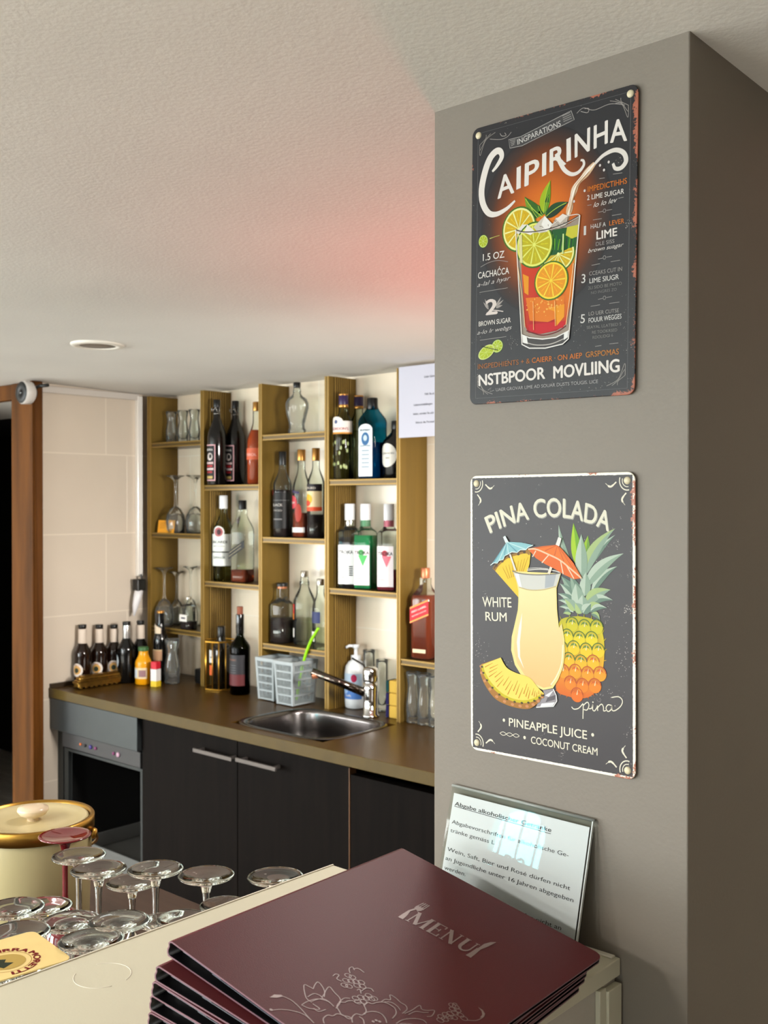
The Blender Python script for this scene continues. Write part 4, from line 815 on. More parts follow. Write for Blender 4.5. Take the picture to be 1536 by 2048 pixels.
MB().box(0.001, SW-0.001, 0.001, SHt-0.0015, 0.0012, 0.0014).build('front_sheet', M_acrf, sg)
b = MB(); b.box(0, SW, 0.0, SHt, -0.0030, -0.0010); b.build('back_sheet', thin_glass('acrylic back', (0.95, 0.96, 0.955), 0.12), sg)
b = MB(); b.tube([(0, SHt-0.0010, -0.0008), (SW, SHt-0.0010, -0.0008)], 0.0017, 12); b.build('top_fold', mat('acrylic fold', (0.80, 0.82, 0.80), 0.08, trans=0.6), sg)
b = MB(); b.box(SW-0.0012, SW, 0.0, SHt-0.002, -0.001, 0.0016); b.build('side_edge', mat('acrylic edge', (0.88, 0.90, 0.89), 0.12, trans=0.3), sg)
b = MB(); b.box(0.0015, SW-0.0015, 0.0, 0.0016, -0.001, 0.0016); b.build('bottom_edge', MATS['acrylic edge'], sg)
def suv(x, y):
    P = onP(860+x/3.657, 1540+y/3.657, BLc, e3)-BLc; return (P.dot(e1), P.dot(e2))
T = Art(lambda u, v, w: (u, v, -0.0002+w)); BLK = (0.13, 0.13, 0.14); k5 = 0.5/3.657/0.975/1e3*1.0
hs = (Vector(suv(180, 258))-Vector(suv(180, 213))).length
T.text('Abgabe alkoholischer Getränke', suv(180, 258), suv(885, 455), hs*0.92, BLK, 3, 0.012); T.stroke([suv(178, 264), suv(883, 467)], 0.0006, BLK, 3)
T.build('title_lettering', M_ink, sg); T = Art(T.place)
for s_, a_, b_ in (('Abgabevorschriften für alkoholische Ge-', (158, 390), (1012, 638)), ('tränke gemäss L', (148, 452), (470, 546)), ('Wein, Saft, Bier und Rosé dürfen nicht', (125, 590), (1023, 880)), ('an Jugendliche unter 16 Jahren abgegeben', (112, 655), (1047, 968)), ('werden.', (103, 725), (258, 776))):
    if s_[:4] == 'Wein': T.build('lettering', M_ink, sg); T = Art(T.place)
    T.text(s_, suv(*a_), suv(*b_), hs*0.90, BLK, 3, -0.002)
T.build('lettering', M_ink, sg)
T = Art(lambda u, v, w: (u, v, -0.0002+w)); T.text('ns dürfen nicht an', suv(545, 1025), suv(958, 1172), hs*0.90, BLK, 3, -0.002); T.build('lettering', M_ink, sg)

# ================================================================== MENU FOLDERS
M_burg = mat('burgundy leatherette', (0.335, 0.125, 0.14), 0.5, spec=0.22, bump=0.08, bscale=900, var=0.03, vscale=5)
M_rim = mat('pinkish cover edge', (0.46, 0.33, 0.37), 0.5)
M_pages = mat('black album pages', (0.025, 0.02, 0.025), 0.35)
M_sleeve = mat('clear page sleeves', (0.42, 0.43, 0.47), 0.12, spec=0.8)
M_silver = mat('silver foil print', (0.54, 0.47, 0.46), 0.45, metal=0.25)
ML, MW = 0.310, 0.240
def menu(k, A0, rot, label):
    """k-th folder from the bar top: thick at the spine, thin at the opening, so the pile slopes"""
    sl = k*0.0087/MW; nrm = Vector((sl, 0.0, 1)).normalized()
    a = Vector((cos(rot), sin(rot), 0)); a = (a-nrm*a.dot(nrm)).normalized()
    nn = Vector((a.x*0, 0, 0))
    d0 = Vector((cos(rot), sin(rot), -sl)).normalized(); e2_ = Vector((-sin(rot), cos(rot), -0.002*k)).normalized(); n_ = d0.cross(e2_).normalized(); e2_ = n_.cross(d0)
    t = thing('menu_folder', label, 'menu', group='pile of burgundy menu folders'); frame(t, A0, d0, e2_, n_)
    th, tf = 0.0139, 0.0050; b = MB(); r = 0.009
    plan = [(0.004, 0), (MW-r, 0)]+[(MW-r+r*sin(pi/2*i/5), r-r*cos(pi/2*i/5)) for i in range(1, 6)]+[(MW, ML-r)]+[(MW-r+r*cos(pi/2*i/5), ML-r+r*sin(pi/2*i/5)) for i in range(1, 6)]+[(0.004, ML)]
    n = len(plan)
    for z0, z1 in ((lambda x: -0.0013, lambda x: 0.0), (lambda x: -(th-(th-tf)*x/MW), lambda x: -(th-(th-tf)*x/MW)+0.0013)):
        o = len(b.v); b.v += [(x, y, z0(x)) for x, y in plan]+[(x, y, z1(x)) for x, y in plan]
        b.f += [list(range(o+n-1, o-1, -1)), list(range(o+n, o+2*n))]; b.m += [2, 0] if z1(0) == 0.0 else [0, 2]; b.sm += [False]*2
        for i in range(n): b.f.append([o+i, o+(i+1) % n, o+n+(i+1) % n, o+n+i]); b.m.append(1); b.sm.append(False)
    # curled spine
    outer = [(0.004, 0.0), (0.0012, -0.0008), (-0.0004, -0.0030), (0.0004, -0.0055), (-0.0006, -0.0085), (-0.0002, -0.0115), (0.0015, -0.0138), (0.004, -th+0.00015)]
    inner = [(0.004, -th+0.0014), (0.0022, -0.0122), (0.0011, -0.0105), (0.0009, -0.0085), (0.0019, -0.0055), (0.0010, -0.0032), (0.0022, -0.0018), (0.004, -0.0013)]
    pf = outer+inner; m_ = len(pf); o = len(b.v)
    b.v += [(x, 0.0, z) for x, z in pf]+[(x, ML, z) for x, z in pf]
    for i in range(m_): b.f.append([o+i, o+(i+1) % m_, o+m_+(i+1) % m_, o+m_+i]); b.m.append(0 if i < len(outer) else 2); b.sm.append(True)
    for i in range(len(outer)-1):
        j0, j1 = m_-1-i, m_-2-i
        b.f.append([o+i, o+i+1, o+j1, o+j0]); b.m.append(1); b.sm.append(False); b.f.append([o+m_+i, o+m_+j0, o+m_+j1, o+m_+i+1]); b.m.append(1); b.sm.append(False)
    b.build('cover', [M_burg, M_rim, M_pages], t)
    b = MB(); b.prism([(0.0045, -0.0016), (MW-0.008, -0.0016), (MW-0.008, -(tf-0.0018)), (0.0045, -(th-0.0018))], -(ML-0.004), -0.012, M=Matrix(((1, 0, 0, 0), (0, 0, -1, 0), (0, 1, 0, 0), (0, 0, 0, 1))))
    b.build('pages', M_pages, t)
    b = MB()
    for j, (x0, z_) in enumerate(((0.014, -0.0050), (0.050, -0.0058))): b.box(x0, 0.060+0.07*j, 0.0040, ML-0.01, z_-0.00025, z_+0.00025)
    b.build('page_sleeves', M_sleeve, t)
    return t, d0, e2_, n_
A6 = Vector((-0.704, 0.521, 1.192))
rot6 = math.atan2(0.013, 0.234)
for k, (px, py, rr, lb) in enumerate(((292, 2055, 0.075, 'burgundy menu folder at the bottom of the pile on the bar'), (297, 2022, 0.085, 'burgundy menu folder, second from the bottom of the pile'), (301, 1988, 0.068, 'burgundy menu folder, third from the bottom of the pile'), (305.6, 1960, 0.080, 'burgundy menu folder, fourth from the bottom of the pile'), (313, 1929, 0.105, 'burgundy menu folder turned slightly, directly under the top one'))):
    menu(k+1, onZ(px, py, 1.1022+0.0149*(k+1)), rr, lb)
tm, d0, e2_, n_ = menu(6, A6, rot6, 'burgundy menu folder with silver MENU print, top of the pile')
def muv(x, y): P = onP(x, y, A6, n_)-A6; return (P.dot(d0), P.dot(e2_))
def m6(x, y): return muv(280+x/2.477, 1640+y/2.477)
def m7(x, y): return muv(700+x/2.743, 1680+y/2.743)
SIL = (0.7, 0.7, 0.7)
T = Art(lambda u, v, w: (u, v, 0.0001+w))
bl, br, tr, tl = (Vector(m7(*p)) for p in ((302, 440), (648, 624), (714, 578), (370, 393)))
def L4(x, y): return bl*(1-x)*(1-y)+br*x*(1-y)+tr*x*y+tl*(1-x)*y
def serif(p, q, w): T.stroke([L4(*p), L4(*q)], w, SIL, 3)
thk, thn = 0.0034, 0.0013
for x0, wd, ch in ((0.0, 0.30, 'M'), (0.335, 0.17, 'E'), (0.54, 0.21, 'N'), (0.79, 0.21, 'U')):
    f = lambda x, y: (x0+wd*x, y)
    if ch == 'M':
        serif(f(.10, 0), f(.14, 1), thn); serif(f(.14, 1), f(.50, .02), thk); serif(f(.50, .02), f(.85, 1), thn); serif(f(.86, 1), f(.86, 0), thk)
        for a_, b_ in ((.0, .22), (.74, 1.0)): serif(f(a_, .02), f(b_, .02), .0009)
        serif(f(0, .98), f(.22, .98), .0009); serif(f(.78, .98), f(1, .98), .0009)
    if ch == 'E':
        serif(f(.18, 0), f(.18, 1), thk)
        for y in (.03, .97): serif(f(0, y), f(.92, y), .0012)
        serif(f(.2, .52), f(.70, .52), .0012); serif(f(.70, .40), f(.70, .64), .0011); serif(f(.95, 0), f(.95, .25), .0013); serif(f(.92, .78), f(.92, 1), .0013)
    if ch == 'N':
        serif(f(.14, 0), f(.14, 1), thn); serif(f(.10, 1), f(.86, .0), thk); serif(f(.87, 0), f(.87, 1), thn)
        serif(f(0, .02), f(.30, .02), .0009); serif(f(0, .98), f(.25, .98), .0009); serif(f(.72, .98), f(1, .98), .0009)
    if ch == 'U':
        serif(f(.18, .98), f(.18, .35), thk)
        T.stroke([L4(*f(.18+.33*(1-cos(t)), .35-.33*sin(t))) for t in [pi*i/10 for i in range(11)]], [thk-(thk-thn)*i/10 for i in range(11)], SIL, 3); serif(f(.84, .35), f(.84, .98), thn)
        serif(f(0, .98), f(.38, .98), .0009); serif(f(.70, .98), f(1, .98), .0009)
T.build('lettering', M_silver, tm)
T = Art(lambda u, v, w: (u, v, 0.0001+w))
T.stroke([m7(*p) for p in ((276, 430), (300, 412), (325, 390), (362, 378))], [0.0052, 0.0046, 0.0022, 0.0022], SIL, 3)
T.poly([m7(*p) for p in ((352, 372), (372, 362), (405, 378), (392, 390), (370, 392))], SIL, 3)
for a_, b_ in (((360, 368), (405, 347)), ((374, 373), (416, 351)), ((388, 380), (426, 356)), ((396, 386), (436, 360))): T.stroke([m7(*a_), m7(*b_)], 0.0011, SIL, 3)
T.build('fork_emblem', M_silver, tm); T = Art(T.place)
T.stroke([m7(*p) for p in ((648, 640), (675, 622), (706, 598))], [0.0052, 0.0044, 0.0036], SIL, 3)
T.poly([m7(*p) for p in ((698, 598), (712, 605), (760, 585), (803, 562), (770, 562), (735, 572))], SIL, 4)
T.build('knife_emblem', M_silver, tm)
T = Art(lambda u, v, w: (u, v, 0.0001+w)); lw_ = 0.00068
def ln(f, pts, w_=lw_, cl=False): T.stroke(spline([f(*p) for p in pts], 6), w_, SIL, 3, cl)
ln(m6, [(650, 876), (690, 870), (750, 895), (800, 940), (835, 980), (862, 1008)]); T.poly([m6(*p) for p in ((642, 880), (665, 866), (700, 868), (708, 875), (680, 882))], SIL, 3)
ln(m6, [(645, 945), (700, 940), (770, 950), (820, 970), (862, 1008)]); T.disc(m6(650, 942), 0.0016, 0.0012, SIL, 4, 10)
for P_ in ([(850, 905), (822, 880), (812, 820), (840, 828), (858, 838)], [(858, 838), (866, 818), (882, 804), (905, 830), (914, 858), (900, 880)], [(912, 878), (918, 850), (938, 828), (962, 855), (988, 882), (992, 905), (970, 935)], [(800, 918), (830, 900), (880, 888), (930, 900), (960, 925)], [(800, 918), (840, 935), (890, 938), (855, 912)], [(830, 878), (860, 862), (890, 870), (905, 885)], [(850, 900), (880, 890), (910, 888), (940, 905)], [(985, 905), (1010, 885), (1040, 885)], [(860, 935), (885, 950), (920, 940)]): ln(m6, P_)
for x, y in ((1030, 772), (1052, 780), (1020, 797), (1045, 800), (1070, 803), (1096, 806), (1012, 820), (1035, 825), (1075, 822), (1102, 826), (1068, 885), (1094, 880), (1120, 884), (1146, 888), (1080, 902), (1108, 902), (1160, 886), (1132, 872)): T.stroke(ell(m6(x, y), 0.0030, 0.0024, 12), 0.0006, SIL, 3, True)
for P_ in ([(955, 775), (968, 765), (985, 770), (975, 788), (998, 800)], [(1040, 760), (1036, 738), (1052, 730), (1062, 745)], [(1055, 740), (1080, 737), (1110, 757)], [(1075, 845), (1088, 840), (1095, 862)], [(1095, 850), (1120, 835), (1145, 838), (1157, 852)]): ln(m6, P_, 0.0007)
PET = [[(985, 945), (975, 925), (990, 905), (1015, 905), (1030, 898), (1055, 898), (1070, 908), (1095, 905), (1112, 920)], [(985, 945), (1000, 968), (1030, 975), (1052, 985)], [(1112, 920), (1125, 905), (1150, 912), (1175, 905), (1210, 905), (1240, 918), (1262, 935), (1268, 960), (1250, 985)], [(1108, 918), (1120, 945), (1112, 965)], [(912, 1010), (908, 985), (930, 968), (955, 972), (975, 962), (1005, 968), (1030, 985), (1052, 985)], [(1052, 1005), (1050, 980), (1070, 962), (1100, 968), (1118, 955), (1160, 950), (1195, 962), (1215, 985), (1222, 1008)], [(1085, 975), (1105, 990), (1110, 1012)], [(1420, 1010), (1400, 992), (1350, 985), (1300, 992), (1268, 1010)], [(925, 1030), (905, 1050), (930, 1085), (985, 1100), (1040, 1085)], [(1060, 1040), (1050, 1080), (1100, 1110), (1180, 1105), (1240, 1070), (1250, 1030)]]
for P_ in PET: ln(m6, P_, 0.00078)
for x, y in ((1155, 1000), (1170, 994), (1187, 1000)): T.disc(m6(x, y), 0.0013, 0.0011, SIL, 3, 10)
for P_ in ([(1190, 905), (1215, 890), (1240, 892), (1238, 868), (1265, 882), (1290, 905), (1315, 920), (1322, 940), (1300, 960)], [(1210, 902), (1245, 905), (1275, 925), (1290, 945)], [(1310, 960), (1345, 945), (1385, 920), (1395, 938), (1420, 945), (1458, 945), (1445, 972), (1420, 975)], [(1330, 965), (1365, 950), (1400, 955), (1430, 955)]): ln(m6, P_)
for x, y in ((560, 908), (580, 918), (563, 930), (590, 935), (575, 950), (550, 955), (525, 960), (605, 962), (545, 972), (500, 972), (520, 985), (570, 975), (625, 980), (495, 990)): T.stroke(ell(m7(x, y), 0.0030, 0.0024, 12), 0.0006, SIL, 3, True)
ln(m7, [(562, 912), (565, 898), (580, 898), (588, 908)], 0.0006); ln(m7, [(640, 990), (690, 992), (728, 975), (738, 955)]); T.poly([m7(*p) for p in ((702, 918), (728, 935), (740, 955), (735, 972), (712, 978), (725, 960), (722, 942))], SIL, 3)
for P_ in ([(1220, 1040), (1300, 1010), (1400, 1030), (1440, 1080), (1330, 1100)], [(860, 1030), (820, 1080), (850, 1130), (930, 1120)]): ln(m6, P_)
T.build('flower_ornament', M_silver, tm)

# ================================================================== PAPER NOTICE ON THE SHELVING
pn = thing('paper_notice', 'white printed paper notice taped to the top of the right-hand shelf panel', 'notice')
nY = SF-0.0025; p0, p1 = onY(796, 735, nY), onY(798, 876, nY)
NW, NH = 0.297*0.86, p0.z-p1.z; pn.location = (p1.x, nY, p1.z)
MB().box(0, NW, -0.0006, 0.0, 0, NH).build('paper', mat('cool white paper', (0.73, 0.73, 0.78), 0.75, spec=0.2), pn)
T = Art(lambda u, v, w: (u, -0.0007-w, v))
for s_, (ax, ay), (bx, by), cap in (('Liebe Gäste', (849, 755.5), (866, 753), 0.0085), ('Falls Sie an', (850, 790), (866, 787), 0.0085), ('Lebensmittelallergien', (828, 812), (866, 806), 0.0085), ('leiden, wenden Sie sich', (827, 830), (866, 826), 0.0085), ('bitte an das Personal', (832, 847), (866, 843), 0.0085)):
    P_ = onY(ax, ay, nY); vs, fs, asp = text_polys(s_, 0.02); T.text(s_, (P_.x-p1.x, P_.z-p1.z), (P_.x-p1.x+asp*cap*0.97, P_.z-p1.z), cap, (0.16, 0.16, 0.20), 2, 0.02)
    T.build('lettering', M_ink, pn); T = Art(T.place)

# ================================================================== ICE BUCKET
bk = thing('ice_bucket', 'cream ice bucket with brass rim, knobbed lid and bail handle', 'ice bucket', (-1.466, 0.832, 0.9))
M_crm = mat('cream vinyl', (0.70, 0.655, 0.49), 0.38, spec=0.4, var=0.02)
M_brs = mat('polished brass', (0.72, 0.55, 0.25), 0.34, metal=1.0)
HB = 0.158
b = MB(); b.lathe([(0.0, 0.0), (0.080, 0.0), (0.0825, 0.003), (0.0870, HB-0.004), (0.086, HB), (0.0, HB)], 64); b.build('body', M_crm, bk)
b = MB(); b.lathe([(0.0865, HB-0.006), (0.0905, HB-0.006), (0.0908, HB+0.0125), (0.0895, HB+0.0145), (0.0845, HB+0.0145), (0.0840, HB+0.004)], 64); b.build('brass_rim', M_brs, bk)
b = MB(); b.lathe([(0.0, HB+0.0085), (0.045, HB+0.0080), (0.070, HB+0.0095), (0.0785, HB+0.0125), (0.0815, HB+0.0115), (0.0825, HB+0.0080), (0.0825, HB+0.002), (0.0, HB+0.002)], 64); lid = b.build('lid', mat('cream lid enamel', (0.78, 0.725, 0.55), 0.22, spec=0.6), bk)
b = MB(); b.lathe([(0.009, HB+0.007), (0.0085, HB+0.012), (0.019, HB+0.017), (0.0235, HB+0.0235), (0.0225, HB+0.0275), (0.014, HB+0.0300), (0.0, HB+0.0305)], 32); b.build('knob', mat('cream knob', (0.86, 0.78, 0.66), 0.25), lid)
b = MB()
hp = [(0.092, 0.0), (0.0965, -0.006), (0.0975, -0.018), (0.094, -0.030)]
hd = Vector((0.72, 0.69, 0))
for s_ in (1, -1):
    b = MB(); c_ = hd*(0.0875*s_); Mx = Matrix.Translation((c_.x, c_.y, HB-0.013)) @ Matrix.Rotation(math.atan2(hd.y*s_, hd.x*s_), 4, 'Z') @ Matrix.Rotation(pi/2, 4, 'Y')
    b.lathe([(0.0, 0.010), (0.0065, 0.009), (0.0085, 0.0055), (0.0085, 0.003), (0.0045, 0.0015), (0.0045, -0.003)], 18, M=Mx)
    b.build('pivot', M_brs, bk)
b = MB(); R_ = 0.0945; prp = Vector((hd.y, -hd.x, 0)); b.tube([hd*(R_*cos(t))-prp*(R_*0.99*sin(t))+Vector((0, 0, HB-0.014-0.055*sin(t))) for t in [pi*i/40 for i in range(41)]], 0.0025, 8)
b.build('bail_handle', M_brs, bk)

# ================================================================== UPTURNED GLASSES
M_gl = real_glass('clear glass', (0.98, 0.985, 0.98), 1.46)
M_redgl = mat('deep red glass', (0.42, 0.05, 0.08), 0.06, spec=0.6, coat=0.6)
def wine_meshes(h, rf, rb, m):
    """upside down: rim at 0, foot on top at h; foot, stem and bowl meet edge to edge"""
    bw = 0.50*h
    foot = [(0.0, h-0.0042), (rf*0.45, h-0.0034), (rf*0.80, h-0.0008), (rf*0.96, h), (rf, h-0.0010), (rf*0.965, h-0.0024), (rf*0.62, h-0.0052), (rf*0.36, h-0.0085), (rf*0.21, h-0.0135), (0.0049, h-0.022)]
    stem = [(0.0049, h-0.022), (0.0040, h-0.034), (0.0036, h-0.05), (0.0037, bw+0.018), (0.0048, bw+0.008), (0.0085, bw)]
    bowl = [(0.0085, bw), (rb*0.62, bw-0.009), (rb*0.90, bw*0.68), (rb, bw*0.45), (rb*0.97, bw*0.2), (rb*0.90, 0.0008), (rb*0.885, 0.0), (rb*0.87, 0.0008), (rb*0.94, bw*0.2), (rb*0.965, bw*0.45), (rb*0.86, bw*0.66), (rb*0.5, bw-0.012), (0.0, bw-0.007)]
    return [(n, MB().lathe(p, 40)) for n, p in (('foot', foot), ('stem', stem), ('bowl', bowl))]
GL = [(157.5, 1713, 1.100, 'upturned stemmed glass right of the red one, in front of the ice bucket'), (197, 1740, 1.100, 'upturned stemmed glass, second right of the red one'), (311, 1740, 1.100, 'upturned stemmed glass in the middle of the far row'),
      (264, 1766, 1.050, 'shorter upturned stemmed glass, foot half hidden behind the middle one'), (412.6, 1752, 1.100, 'upturned stemmed glass standing alone before the dark cupboards'), (551, 1755, 1.100, 'upturned stemmed glass farthest right, by the corner of the white bar'),
      (87, 1815, 1.060, 'upturned glass directly below the red one, in front of the cream bucket'), (28, 1818, 1.085, 'upturned glass at the left edge, in front of the cream bucket'), (36, 1867, 1.085, 'upturned glass at the far left, just above the coaster'),
      (141, 1845, 1.070, 'upturned glass with wide foot, between coaster and far row'), (182, 1883, 1.090, 'upturned glass right beside the coaster, nearest the white bar edge'), (238, 1845, 1.085, 'upturned glass with small rimmed foot near the middle of the bar edge'),
      (322, 1845, 1.060, 'upturned glass half behind the bar edge, below the middle tall one', 0.027), (363, 1840, 1.085, 'upturned glass cut off by the bar edge, left of the lone tall one', 0.0285), (448, 1812, 1.085, 'upturned glass of which only the foot peeks over the bar edge, on the right', 0.0285)]
for px, py, z, lb, *rr_ in GL:
    P = onZ(px, py, z-0.002); h = z-0.9002
    t = thing('wine_glass', lb, 'glass', (P.x, P.y, 0.9002), 0, 'upturned glasses on the staff worktop')
    for n, mb in wine_meshes(h, rr_[0] if rr_ else 0.0342, rr_[0]*0.96 if rr_ else 0.0310, M_gl): mb.build(n, M_gl, t)
t = thing('wine_glass', 'upturned glass underneath the beer coaster', 'glass', (-0.985, 0.515, 0.9002), 0, 'upturned glasses on the staff worktop')
for n, mb in wine_meshes(1.085-0.9002, 0.0342, 0.0315, M_gl): mb.build(n, M_gl, t)
P = onZ(130, 1672, 1.098); t = thing('wine_glass', 'upturned red stemmed glass, the only coloured one', 'glass', (P.x, P.y, 0.9002), 0, 'upturned glasses on the staff worktop')
for n, mb in wine_meshes(0.200, 0.0350, 0.0320, M_redgl): mb.build(n, M_redgl, t)

# ------------------------------------------------------------------ beer coaster
CZ = 1.0856
c0, c1 = onZ(75, 1869, CZ), onZ(133, 1911, CZ)
ex = Vector((c1.x-c0.x, c1.y-c0.y, 0)).normalized(); ey = Vector((-ex.y, ex.x, 0)); CS = 0.094
co = thing('beer_coaster', 'cream beer coaster with red lettering lying on the upturned glasses', 'coaster')
mid = Vector((c0.x, c0.y, CZ))+ex*(CS/2-0.010)-ey*(CS/2)
frame(co, mid, ex, ey, Vector((0, 0, 1)))
MB().prism(rrect(-CS/2, CS/2, -CS/2, CS/2, 0.009, 6), 0, 0.0014).build('board', mat('cream coaster board', (0.88, 0.78, 0.52), 0.7, var=0.05, vscale=30), co)
T = Art(lambda u, v, w: (u, v, 0.0015+w)); RED = (0.50, 0.10, 0.12)
def ring_text(s_, r, h, a_mid, span, col, off):
    vs, fs, asp = text_polys(s_, off)
    T.mapped(vs, fs, lambda x, y: ((r+h*y)*cos(a_mid+span*(0.5-x)), (r+h*y)*sin(a_mid+span*(0.5-x))), col, 3)
# ring reads clockwise; BIRRA on the left and top, MORETTI on the right
cl = onZ(13, 1927, CZ)-mid; cu_, cv_ = cl.dot(ex), cl.dot(ey)
def ring_text(s_, r, h, a_mid, span, col, off):
    vs, fs, asp = text_polys(s_, off)
    T.mapped(vs, fs, lambda x, y: (cu_+(r+h*y)*cos(a_mid+span*(0.5-x)), cv_+(r+h*y)*sin(a_mid+span*(0.5-x))), col, 3)
ring_text('BIRRA', 0.0260, 0.0098, radians(150), radians(78), RED, 0.04); ring_text('MORETTI', 0.0260, 0.0098, radians(46), radians(116), RED, 0.04); T.build('lettering', M_ink, co)
T = Art(lambda u, v, w: (u, v, 0.0015+w)); T.stroke(ell((cu_, cv_), 0.0240, 0.0240, 40), 0.0005, (0.66, 0.50, 0.30), 2, True); T.disc((cu_, cv_), 0.0185, 0.0185, (0.80, 0.69, 0.43), 2); T.poly([(cu_+x*0.001, cv_+y*0.001) for x, y in ((-13, -9), (-6, 2), (0, -2), (6, 5), (13, -8), (4, -12), (-6, -12))], (0.17, 0.21, 0.15), 3); T.build('emblem', M_ink, co)

# ================================================================== BOTTLES AND GLASSES ON THE SHELVES
G_clear = thin_glass('clear bottle glass', (0.96, 0.97, 0.95), 0.22, 0.03, 0.012)
G_tum = thin_glass('clear tumbler glass', (0.975, 0.98, 0.97), 0.27, 0.03, 0.035)
G_pale = thin_glass('pale green bottle glass', (0.95, 0.97, 0.91), 0.20, 0.03)
G_blue = thin_glass('blue bottle glass', (0.24, 0.66, 0.76), 0.16, 0.03)
G_olive = thin_glass('olive wine bottle glass', (0.30, 0.34, 0.12), 0.16, 0.03)
D_black = mat('black bottle glass', (0.035, 0.032, 0.030), 0.12, spec=0.6)
D_brown = mat('dark brown bottle glass', (0.10, 0.045, 0.022), 0.08, spec=0.6)
L_amber = mat('amber spirit', (0.66, 0.25, 0.03), 0.05, trans=0.55, ior=1.33)
L_red = mat('orange liqueur', (0.78, 0.29, 0.03), 0.05, trans=0.35, ior=1.33)
L_dark = mat('dark liqueur', (0.10, 0.035, 0.03), 0.08, spec=0.5)
L_green = mat('green liqueur', (0.10, 0.72, 0.42), 0.05, trans=0.45, ior=1.33)
L_pink = mat('pink liqueur', (0.68, 0.18, 0.26), 0.05, trans=0.45, ior=1.33)
L_blue = mat('blue gin', (0.05, 0.42, 0.58), 0.05, trans=0.5, ior=1.33)
L_clear = thin_glass('clear spirit', (0.94, 0.95, 0.91), 0.12, 0.02)
C_black = mat('black cap', (0.04, 0.04, 0.04), 0.35); C_white = mat('white cap', (0.86, 0.86, 0.87), 0.4); C_gold = mat('gold cap', (0.70, 0.50, 0.25), 0.3, metal=0.7)
C_silver = mat('silver cap', (0.70, 0.68, 0.64), 0.25, metal=0.9); C_purple = mat('violet cap', (0.17, 0.10, 0.28), 0.35); C_copper = mat('copper foil', (0.72, 0.45, 0.32), 0.35, metal=0.6); C_green = mat('green cap', (0.20, 0.36, 0.18), 0.5)
P_lab = print_mat('printed label ink', 0.5, 0.3)
WH, BK, RD = (0.88, 0.86, 0.84), (0.08, 0.08, 0.09), (0.72, 0.10, 0.14)

class Label(Art):
    """print wrapped round a bottle body of radius R (or laid on its flat front when square)"""
    def __init__(s, R, sq=2.0, face=-pi/2, d=0.0006):
        s.R, s.sq, s.face, s.d = R, sq, face, d
        super().__init__(s.wrap, 0.00012)
    def wrap(s, u, v, w):
        r = s.R+s.d+w
        if s.sq == 2.0:
            a = s.face+u/s.R; return (r*cos(a), r*sin(a), v)
        c, t = cos(s.face+pi/2), sin(s.face+pi/2); return (u*c+r*t, u*t-r*c, v)
    def patch(s, u0, u1, v0, v1, col, layer=1, n=14, slope=0.0):
        for i in range(n):
            a, b = u0+(u1-u0)*i/n, u0+(u1-u0)*(i+1)/n
            s.poly2([(a, v0+slope*a), (b, v0+slope*b), (b, v1+slope*b), (a, v1+slope*a)], col, layer)
    def poly2(s, pts, col, layer):
        o = len(s.v); s.v += [(p[0], p[1], layer*s.step) for p in pts]; s.f.append(list(range(o, o+len(pts)))); s.c.append([rgba(col)]*len(pts))
    def round(s, c, rx, ry, col, layer=2): s.glow(c, [(rx*k/5, ry*k/5, col) for k in range(6)], layer, 24)
    def glow(s, c, rings, layer=1, n=24, clip=None):
        for k in range(len(rings)-1):
            (r0x, r0y, c0), (r1x, r1y, c1) = rings[k], rings[k+1]
            for i in range(n):
                a, b = 2*pi*i/n, 2*pi*(i+1)/n; s.poly2([(c[0]+r0x*cos(a), c[1]+r0y*sin(a)), (c[0]+r1x*cos(a), c[1]+r1y*sin(a)), (c[0]+r1x*cos(b), c[1]+r1y*sin(b)), (c[0]+r0x*cos(b), c[1]+r0y*sin(b))], c0, layer)
    def word(s, t, v, h, col, width=None, layer=4, u=0.0, off=0.012, slope=0.0):
        vs, fs, asp = text_polys(t, off); W = width or asp*h
        s.mapped(vs, fs, lambda x, y: (u+W*(x-0.5), v+h*y+slope*(u+W*(x-0.5))), col, layer)

